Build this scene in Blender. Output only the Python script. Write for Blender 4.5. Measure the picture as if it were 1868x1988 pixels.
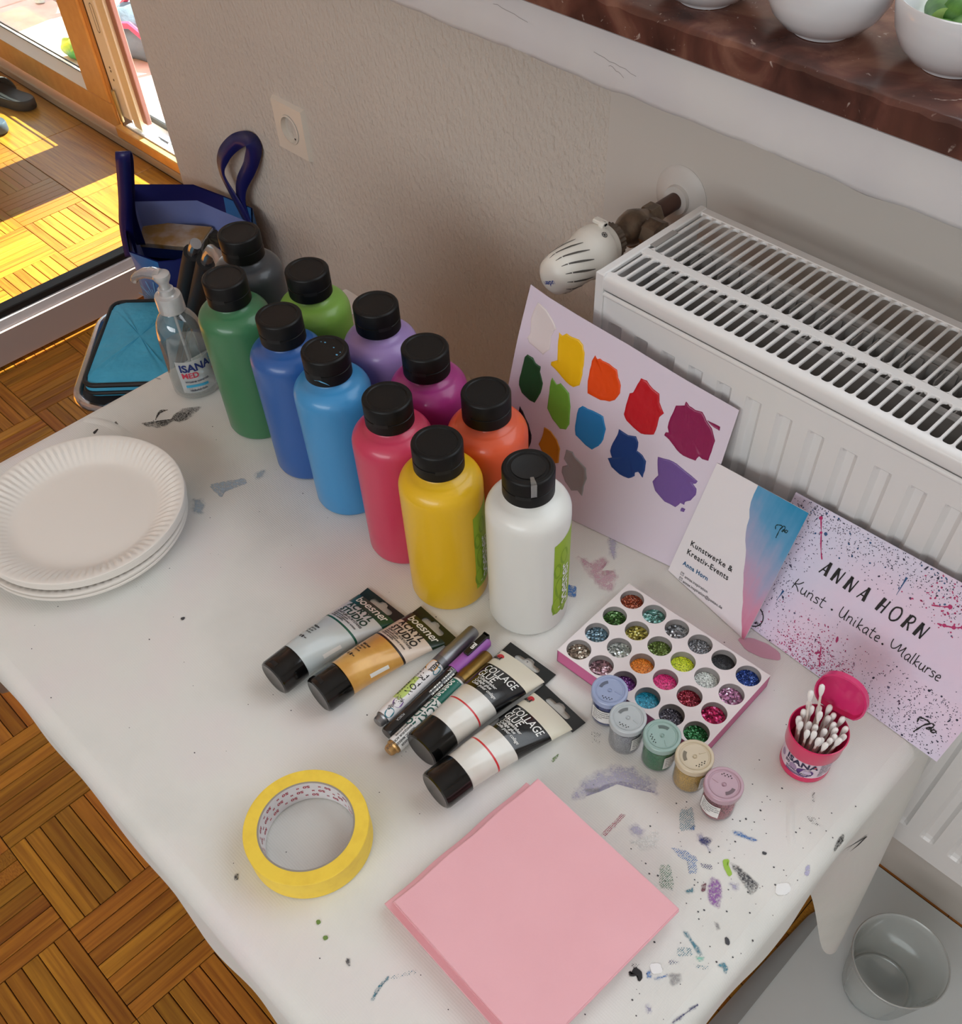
import bpy, math, random
from mathutils import Vector, Matrix
random.seed(7)
for o in list(bpy.data.objects): bpy.data.objects.remove(o, do_unlink=True)
SC = bpy.context.scene
COL = SC.collection
PI = math.pi
R = math.radians

# ------------------------------------------------------------------ camera
CZ, CA, CR, CY, CF, PX, PY = 0.7476, 0.65123, -0.034949, 0.807347, 1862.41, 973.824, 1212.2256
cam_d = bpy.data.cameras.new('camera'); cam = bpy.data.objects.new('camera', cam_d); COL.objects.link(cam)
cam.matrix_world = Matrix.Translation((0, 0, CZ)) @ Matrix.Rotation(CY, 4, 'Z') @ Matrix.Rotation(CA, 4, 'X') @ Matrix.Rotation(CR, 4, 'Z')
cam_d.sensor_width = 36; cam_d.sensor_fit = 'AUTO'; cam_d.lens = CF * 36 / 1988
cam_d.shift_x = (934 - PX) / 1988; cam_d.shift_y = (PY - 994) / 1988
cam_d.clip_start = 0.02; cam_d.clip_end = 100
SC.camera = cam

# ------------------------------------------------------------------ world, sun, window light, exposure
W = bpy.data.worlds.new('sky'); SC.world = W; W.use_nodes = True
bg = W.node_tree.nodes['Background']; bg.inputs[0].default_value = (0.80, 0.88, 1.0, 1); bg.inputs[1].default_value = 3.0

def lamp(name, kind, energy, color, mat4, **kw):
    d = bpy.data.lights.new(name, kind); d.energy = energy; d.color = color
    for k, v in kw.items(): setattr(d, k, v)
    o = bpy.data.objects.new(name, d); COL.objects.link(o); o.matrix_world = mat4
    return o
def aim(loc, target):
    return Matrix.Translation(loc) @ (Vector(target) - Vector(loc)).to_track_quat('-Z', 'Y').to_matrix().to_4x4()
lamp('sun', 'SUN', 34.0, (1.0, 0.92, 0.76), aim((-2.7, 4, 2.3), (-2.72, 0.6, -0.66)), angle=0.009)
# daylight entering by the window above the sill; added fill lamp behind the camera
lamp('window_daylight', 'AREA', 14.5, (0.84, 0.92, 1.0), aim((0.25, 1.10, 1.02), (0.10, 0.0, 0.35)), shape='RECTANGLE', size=1.7, size_y=1.1)
lamp('room_fill', 'AREA', 46.0, (0.92, 0.965, 1.0), aim((0.2, -2.35, 1.25), (-0.4, 0.4, 0.0)), shape='RECTANGLE', size=2.6, size_y=0.9)
SC.view_settings.view_transform = 'Standard'; SC.view_settings.look = 'None'
SC.view_settings.gamma = 1; SC.view_settings.use_curve_mapping = False
SC.view_settings.exposure = 0.0
SC.cycles.use_denoising = True
SC.cycles.max_bounces = 8; SC.cycles.diffuse_bounces = 4; SC.cycles.glossy_bounces = 3
SC.cycles.transmission_bounces = 6; SC.cycles.transparent_max_bounces = 16
SC.cycles.caustics_reflective = False; SC.cycles.caustics_refractive = False
SC.cycles.sample_clamp_indirect = 4.0

# ------------------------------------------------------------------ helpers
def lin(c):
    def f(x):
        x /= 255.0
        return x / 12.92 if x <= .04045 else ((x + .055) / 1.055) ** 2.4
    return (f(c[0]), f(c[1]), f(c[2]), 1.0)

MATS = {}
def mat(name, col, rough=.5, metal=0, spec=.5, bump=None, noise=None, coat=0, alpha=None, sheen=0, emis=0, sss=0):
    """bump=(scale, strength, distance, stretch); noise=(scale, colour2, lo, hi)"""
    if name in MATS: return MATS[name]
    m = bpy.data.materials.new(name); m.use_nodes = True; nt = m.node_tree; N = nt.nodes; L = nt.links
    b = N['Principled BSDF']
    b.inputs['Base Color'].default_value = lin(col); b.inputs['Roughness'].default_value = rough
    b.inputs['Metallic'].default_value = metal; b.inputs['Specular IOR Level'].default_value = spec
    b.inputs['Coat Weight'].default_value = coat; b.inputs['Coat Roughness'].default_value = .08
    b.inputs['Sheen Weight'].default_value = sheen
    if sss:
        b.inputs['Subsurface Weight'].default_value = sss; b.inputs['Subsurface Radius'].default_value = (.004, .004, .004)
        b.inputs['Subsurface Scale'].default_value = 1.0
    if emis:
        b.inputs['Emission Color'].default_value = lin(col); b.inputs['Emission Strength'].default_value = emis
    tc = None
    if noise or bump: tc = N.new('ShaderNodeTexCoord')
    if noise:
        n = N.new('ShaderNodeTexNoise'); n.inputs['Scale'].default_value = noise[0]; n.inputs['Detail'].default_value = 4
        L.new(tc.outputs['Object'], n.inputs['Vector'])
        r = N.new('ShaderNodeValToRGB'); r.color_ramp.elements[0].position = noise[2]; r.color_ramp.elements[1].position = noise[3]
        r.color_ramp.elements[0].color = lin(col); r.color_ramp.elements[1].color = lin(noise[1])
        L.new(n.outputs['Fac'], r.inputs['Fac']); L.new(r.outputs['Color'], b.inputs['Base Color'])
    if bump:
        n = N.new('ShaderNodeTexNoise'); n.inputs['Scale'].default_value = bump[0]; n.inputs['Detail'].default_value = 3
        src = tc.outputs['Object']
        if len(bump) > 3:
            mp = N.new('ShaderNodeMapping'); mp.inputs['Scale'].default_value = bump[3]; L.new(src, mp.inputs['Vector']); src = mp.outputs['Vector']
        L.new(src, n.inputs['Vector'])
        bp = N.new('ShaderNodeBump'); bp.inputs['Strength'].default_value = bump[1]; bp.inputs['Distance'].default_value = bump[2]
        L.new(n.outputs['Fac'], bp.inputs['Height']); L.new(bp.outputs['Normal'], b.inputs['Normal'])
    if alpha is not None:
        b.inputs['Alpha'].default_value = alpha
    MATS[name] = m
    return m

def clear(name, tint, gloss=.10, rough=.03, body=0.0, bodycol=(255, 255, 255)):
    """thin clear plastic or glass: transparent, with glossy reflection at grazing angles and some milky body"""
    if name in MATS: return MATS[name]
    m = bpy.data.materials.new(name); m.use_nodes = True; nt = m.node_tree; N = nt.nodes; L = nt.links
    N.clear(); out = N.new('ShaderNodeOutputMaterial')
    tr = N.new('ShaderNodeBsdfTransparent'); tr.inputs[0].default_value = lin(tint)
    gl = N.new('ShaderNodeBsdfGlossy'); gl.inputs['Roughness'].default_value = rough
    lw = N.new('ShaderNodeLayerWeight'); lw.inputs['Blend'].default_value = .35
    mr = N.new('ShaderNodeMapRange'); mr.inputs['To Min'].default_value = gloss * .5; mr.inputs['To Max'].default_value = min(1, gloss * 6)
    L.new(lw.outputs['Facing'], mr.inputs['Value'])
    src = tr.outputs[0]
    if body > 0:
        df = N.new('ShaderNodeBsdfPrincipled'); df.inputs['Base Color'].default_value = lin(bodycol); df.inputs['Roughness'].default_value = .35
        mx0 = N.new('ShaderNodeMixShader'); mx0.inputs[0].default_value = body
        L.new(tr.outputs[0], mx0.inputs[1]); L.new(df.outputs[0], mx0.inputs[2]); src = mx0.outputs[0]
    mx = N.new('ShaderNodeMixShader'); L.new(mr.outputs[0], mx.inputs[0]); L.new(src, mx.inputs[1]); L.new(gl.outputs[0], mx.inputs[2])
    L.new(mx.outputs[0], out.inputs[0]); MATS[name] = m
    return m

class G:
    """collects simple shapes and links them as one mesh object"""
    def __init__(s): s.v = []; s.f = []; s.uv = None
    def add(s, v, f):
        n = len(s.v); s.v += [tuple(p) for p in v]; s.f += [tuple(i + n for i in q) for q in f]; return s
    def box(s, x0, x1, y0, y1, z0, z1, M=None, b=0.0):
        if b > 0:
            # chamfered along all vertical edges and the top rim
            pr = [(x0 + b, y0), (x1 - b, y0), (x1, y0 + b), (x1, y1 - b), (x1 - b, y1), (x0 + b, y1), (x0, y1 - b), (x0, y0 + b)]
            ins = [(x0 + b * 1.6, y0 + b), (x1 - b * 1.6, y0 + b), (x1 - b, y0 + b * 1.6), (x1 - b, y1 - b * 1.6), (x1 - b * 1.6, y1 - b), (x0 + b * 1.6, y1 - b), (x0 + b, y1 - b * 1.6), (x0 + b, y0 + b * 1.6)]
            v = [(x, y, z0 + b) for x, y in pr] + [(x, y, z1 - b) for x, y in pr] + [(x, y, z1) for x, y in ins] + [(x, y, z0) for x, y in ins]
            f = [(i, (i + 1) % 8, 8 + (i + 1) % 8, 8 + i) for i in range(8)] + [(8 + i, 8 + (i + 1) % 8, 16 + (i + 1) % 8, 16 + i) for i in range(8)]
            f += [(24 + i, 24 + (i + 1) % 8, (i + 1) % 8, i) for i in range(8)] + [tuple(range(16, 24)), tuple(reversed(range(24, 32)))]
        else:
            v = [(x, y, z) for z in (z0, z1) for x, y in ((x0, y0), (x1, y0), (x1, y1), (x0, y1))]
            f = [(3, 2, 1, 0), (4, 5, 6, 7), (0, 1, 5, 4), (1, 2, 6, 5), (2, 3, 7, 6), (3, 0, 4, 7)]
        if M is not None: v = [M @ Vector(p) for p in v]
        return s.add(v, f)
    def lathe(s, prof, seg=48, M=None, a0=0, a1=2 * PI, rad=None):
        """prof: (radius, z) from bottom to top"""
        full = abs(a1 - a0 - 2 * PI) < 1e-6; n = seg if full else seg + 1
        v = []
        for r, z in prof:
            for i in range(n):
                a = a0 + (a1 - a0) * i / seg; k = rad(a, r, z) if rad else (r, z)
                v.append((k[0] * math.cos(a), k[0] * math.sin(a), k[1]))
        f = []
        for j in range(len(prof) - 1):
            for i in range(seg):
                i2 = (i + 1) % n
                f.append((j * n + i, j * n + i2, (j + 1) * n + i2, (j + 1) * n + i))
        if full and prof[0][0] > 1e-6 and getattr(s, 'capb', False): f.append(tuple(reversed(range(n))))
        if M is not None: v = [M @ Vector(p) for p in v]
        return s.add(v, f)
    def tube(s, pts, r, seg=12, cap=True, closed=False):
        pts = [Vector(p) for p in pts]; n = len(pts); rs = r if isinstance(r, (list, tuple)) else [r] * n
        v = []; f = []; up = None
        for i, p in enumerate(pts):
            a = pts[(i - 1) % n] if (closed or i > 0) else p; b = pts[(i + 1) % n] if (closed or i < n - 1) else p
            t = (b - a).normalized()
            if up is None:
                up = t.orthogonal().normalized()
            up = (up - t * up.dot(t)).normalized(); w = t.cross(up)
            for k in range(seg):
                q = 2 * PI * k / seg; v.append(p + (up * math.cos(q) + w * math.sin(q)) * rs[i])
        m = n if closed else n - 1
        for i in range(m):
            for k in range(seg):
                a, b = i * seg, ((i + 1) % n) * seg; f.append((a + k, a + (k + 1) % seg, b + (k + 1) % seg, b + k))
        if cap and not closed:
            f.append(tuple(reversed(range(seg)))); f.append(tuple(range((n - 1) * seg, n * seg)))
        return s.add(v, f)
    def grid(s, fn, nu, nv):
        v = [fn(i / nu, j / nv) for j in range(nv + 1) for i in range(nu + 1)]
        f = [(j * (nu + 1) + i, j * (nu + 1) + i + 1, (j + 1) * (nu + 1) + i + 1, (j + 1) * (nu + 1) + i) for j in range(nv) for i in range(nu)]
        return s.add(v, f)
    def prism(s, poly, z0, z1, M=None):
        n = len(poly); v = [(x, y, z0) for x, y in poly] + [(x, y, z1) for x, y in poly]
        f = [tuple(reversed(range(n))), tuple(range(n, 2 * n))] + [(i, (i + 1) % n, n + (i + 1) % n, n + i) for i in range(n)]
        if M is not None: v = [M @ Vector(p) for p in v]
        return s.add(v, f)
    def map(s, fn): s.v = [tuple(fn(*p)) for p in s.v]; return s
    def mesh(s, name, smooth=30):
        m = bpy.data.meshes.new(name); m.from_pydata([tuple(p) for p in s.v], [], s.f); m.update()
        if smooth:
            m.shade_smooth(); m.set_sharp_from_angle(angle=R(smooth))
        return m
    def obj(s, name, material, parent=None, smooth=30, **props):
        m = s.mesh(name, smooth); m.materials.append(material)
        o = bpy.data.objects.new(name, m); COL.objects.link(o)
        if parent is not None: o.parent = parent
        for k, v in props.items(): o[k] = v
        return o

def thing(name, label, cat, loc=(0, 0, 0), rz=0.0, group=None, kind=None):
    o = bpy.data.objects.new(name, None); COL.objects.link(o); o.empty_display_size = .02
    o.location = loc; o.rotation_euler = (0, 0, rz)
    if label: o['label'] = label
    if cat: o['category'] = cat
    if group: o['group'] = group
    if kind: o['kind'] = kind
    return o
def tag(o, label, cat, group=None, kind=None):
    o['label'] = label; o['category'] = cat
    if group: o['group'] = group
    if kind: o['kind'] = kind
    return o
def dup(o, parent=None):
    c = o.copy(); COL.objects.link(c)
    if parent is not None: c.parent = parent
    for ch in list(o.children): dup(ch, c)
    return c

_fc = bpy.data.curves.new('fc', 'FONT'); _fo = bpy.data.objects.new('fo', _fc); COL.objects.link(_fo)
_TX = {}
def text2d(s, size=1.0, bold=0.0, shear=0.0, space=1.0, align='LEFT', line=1.0):
    k = (s, bold, shear, space, align, line)
    if k not in _TX:
        _fc.body = s; _fc.size = 1.0; _fc.offset = bold; _fc.shear = shear; _fc.space_character = space; _fc.align_x = align
        _fc.space_line = line; _fc.resolution_u = 3; _fc.fill_mode = 'BOTH' if _fc.dimensions == '3D' else 'BOTH'
        dg = bpy.context.evaluated_depsgraph_get(); m = bpy.data.meshes.new_from_object(_fo.evaluated_get(dg))
        _TX[k] = ([(v.co.x, v.co.y) for v in m.vertices], [tuple(p.vertices) for p in m.polygons]); bpy.data.meshes.remove(m)
    v, f = _TX[k]
    return [(x * size, y * size) for x, y in v], f
_fc.dimensions = '2D'

def lettering(g, s, size, fn, bold=0.0, shear=0.0, space=1.0, align='LEFT', sx=1.0, line=1.0):
    v, f = text2d(s, size, bold, shear, space, align, line)
    g.add([fn(x * sx, y) for x, y in v], f)
    return g

def filled(loops, thick, name='fill'):
    """flat outline with holes, extruded: returns (verts, faces) centred on z = 0"""
    c = bpy.data.curves.new(name, 'CURVE'); c.dimensions = '2D'; c.fill_mode = 'BOTH'; c.extrude = thick / 2
    for lp in loops:
        sp = c.splines.new('POLY'); sp.points.add(len(lp) - 1)
        for i, p in enumerate(lp): sp.points[i].co = (p[0], p[1], 0, 1)
        sp.use_cyclic_u = True
    o = bpy.data.objects.new(name, c); COL.objects.link(o)
    dg = bpy.context.evaluated_depsgraph_get(); m = bpy.data.meshes.new_from_object(o.evaluated_get(dg))
    r = ([tuple(v.co) for v in m.vertices], [tuple(p.vertices) for p in m.polygons])
    bpy.data.objects.remove(o); bpy.data.curves.remove(c); bpy.data.meshes.remove(m)
    return r
def circle(x, y, r, n=24, a0=0, a1=2 * PI): return [(x + r * math.cos(a0 + (a1 - a0) * i / n), y + r * math.sin(a0 + (a1 - a0) * i / n)) for i in range(n)]
def chaikin(p, k=1, keep=.25):
    for _ in range(k):
        q = []
        for i in range(len(p)):
            a, b = p[i], p[(i + 1) % len(p)]
            q += [(a[0] + (b[0] - a[0]) * keep, a[1] + (b[1] - a[1]) * keep), (a[0] + (b[0] - a[0]) * (1 - keep), a[1] + (b[1] - a[1]) * (1 - keep))]
        p = q
    return p
def ribbon(g, pts, w, fn, n=None):
    """pen stroke of width w along 2-D points, mapped by fn"""
    k = len(pts); v = []
    ws = w if isinstance(w, (list, tuple)) else [w] * k
    for i in range(k):
        a = pts[max(i - 1, 0)]; b = pts[min(i + 1, k - 1)]; dx, dy = b[0] - a[0], b[1] - a[1]; l = math.hypot(dx, dy) or 1
        nx, ny = -dy / l * ws[i] / 2, dx / l * ws[i] / 2
        v += [fn(pts[i][0] + nx, pts[i][1] + ny), fn(pts[i][0] - nx, pts[i][1] - ny)]
    g.add(v, [(2 * i, 2 * i + 1, 2 * i + 3, 2 * i + 2) for i in range(k - 1)])
def smoothline(pts, n=6):
    """Catmull-Rom through 2-D points"""
    out = []
    P = [pts[0]] + list(pts) + [pts[-1]]
    for i in range(1, len(P) - 2):
        p0, p1, p2, p3 = P[i - 1], P[i], P[i + 1], P[i + 2]
        for k in range(n):
            t = k / n
            out.append(tuple(.5 * ((2 * p1[d]) + (-p0[d] + p2[d]) * t + (2 * p0[d] - 5 * p1[d] + 4 * p2[d] - p3[d]) * t * t + (-p0[d] + 3 * p1[d] - 3 * p2[d] + p3[d]) * t ** 3) for d in (0, 1)))
    out.append(tuple(pts[-1])); return out
# ---- measured outlines: paint dabs (on the sheet) and stains (on the cloth), metres
DABS = {
  'white': [(-.216,.2116),(-.2196,.2019),(-.2213,.1943),(-.2192,.1792),(-.222,.1742),(-.2185,.1698),(-.2108,.1677),(-.201,.1639),(-.1944,.172),(-.195,.1846),(-.1929,.1923),(-.1906,.1939),(-.1975,.2024),(-.2056,.2081)] ,
  'yellow': [(-.1872,.192),(-.1831,.19),(-.1792,.194),(-.1727,.1924),(-.165,.1928),(-.1596,.1893),(-.1567,.1824),(-.155,.1703),(-.1547,.1608),(-.1552,.1488),(-.162,.1443),(-.1705,.1465),(-.1807,.1526),(-.1906,.1571),(-.1907,.1604),(-.1869,.1614),(-.1833,.1615),(-.1857,.1735),(-.1869,.1842)] ,
  'orange': [(-.1451,.1843),(-.1421,.1811),(-.1397,.1831),(-.136,.1821),(-.1291,.1815),(-.12,.1786),(-.1167,.1719),(-.1126,.1655),(-.1116,.1578),(-.1155,.1489),(-.1208,.1455),(-.1306,.1429),(-.1451,.1447),(-.1478,.1569),(-.1476,.1683),(-.1475,.1779)] ,
  'red': [(-.0943,.1796),(-.0885,.1795),(-.0807,.1746),(-.0734,.1719),(-.0713,.164),(-.0644,.1555),(-.0676,.1501),(-.0677,.141),(-.0685,.131),(-.0737,.1285),(-.0818,.1268),(-.0911,.1297),(-.0988,.1332),(-.1036,.1388),(-.1033,.148),(-.1024,.1617),(-.0988,.1631),(-.0968,.1732)] ,
  'magenta': [(-.0467,.1748),(-.0427,.1719),(-.0358,.1702),(-.0289,.1711),(-.023,.1643),(-.016,.1592),(-.01,.1488),(-.0103,.1372),(-.0103,.1275),(-.0169,.1268),(-.0204,.1278),(-.0225,.1225),(-.0352,.1222),(-.0426,.1249),(-.0529,.1322),(-.0585,.1346),(-.0578,.1382),(-.0544,.1379),(-.0576,.1436),(-.057,.1536),(-.055,.1673),(-.047,.1702)] ,
  'dark_green': [(-.2183,.1581),(-.2116,.1568),(-.2072,.1526),(-.2015,.1514),(-.2013,.1457),(-.1957,.1352),(-.1966,.1247),(-.2017,.1117),(-.2074,.1117),(-.2186,.116),(-.2231,.123),(-.2235,.1314),(-.2221,.1421),(-.2213,.154)] ,
  'light_green': [(-.1866,.1454),(-.1833,.1425),(-.1801,.1403),(-.1761,.1431),(-.165,.137),(-.1607,.1234),(-.1585,.1052),(-.1608,.0981),(-.1678,.0961),(-.1784,.1024),(-.1861,.1115),(-.1867,.1217),(-.1874,.135),(-.1877,.1416)] ,
  'sky_blue': [(-.1482,.1298),(-.1418,.1293),(-.1311,.1293),(-.1238,.1281),(-.1185,.1166),(-.1184,.1045),(-.1219,.096),(-.1285,.089),(-.137,.0904),(-.1494,.0967),(-.1522,.1061),(-.1524,.1199),(-.1518,.1256)] ,
  'dark_blue': [(-.1048,.1219),(-.0939,.12),(-.0857,.1218),(-.0818,.1166),(-.0814,.1081),(-.0748,.1058),(-.0698,.101),(-.0685,.091),(-.069,.0827),(-.0739,.0871),(-.078,.085),(-.0773,.0808),(-.083,.0751),(-.0937,.0752),(-.1038,.0797),(-.1099,.0869),(-.1057,.0896),(-.1093,.096),(-.108,.1054),(-.105,.1153)] ,
  'ochre': [(-.1859,.0904),(-.1777,.0893),(-.169,.083),(-.1635,.0745),(-.1623,.0584),(-.1708,.0528),(-.1844,.0636),(-.1893,.0689),(-.1863,.0793)] ,
  'black': [(-.2181,.1013),(-.2135,.0969),(-.2049,.0861),(-.1992,.0757),(-.1982,.067),(-.2003,.0596),(-.2065,.0559),(-.215,.071),(-.2187,.0877)],
  'grey': [(-.1564,.0766),(-.149,.0771),(-.1454,.0732),(-.1309,.0658),(-.1276,.0552),(-.1289,.0453),(-.1285,.033),(-.1347,.0369),(-.142,.0335),(-.1511,.0408),(-.1571,.0495),(-.1571,.056),(-.1516,.0603),(-.1572,.0662)] ,
  'violet': [(-.059,.1109),(-.0476,.1125),(-.039,.112),(-.0297,.1084),(-.0146,.1031),(-.0157,.1),(-.0208,.1003),(-.0134,.0949),(-.0123,.0883),(-.0159,.0804),(-.0209,.0771),(-.0207,.0732),(-.025,.0734),(-.0284,.0672),(-.0407,.0678),(-.053,.0748),(-.0583,.0831),(-.0541,.0922),(-.0577,.1028)] ,
  'violet_drop': [(-.0226,.0695),(-.0185,.0697),(-.0186,.0659),(-.0225,.0655)] ,
  'magenta_streak': [(-.0224,.1649),(-.0151,.1641),(-.0094,.1635),(-.0089,.1602),(-.0141,.1608)] ,
}

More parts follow.
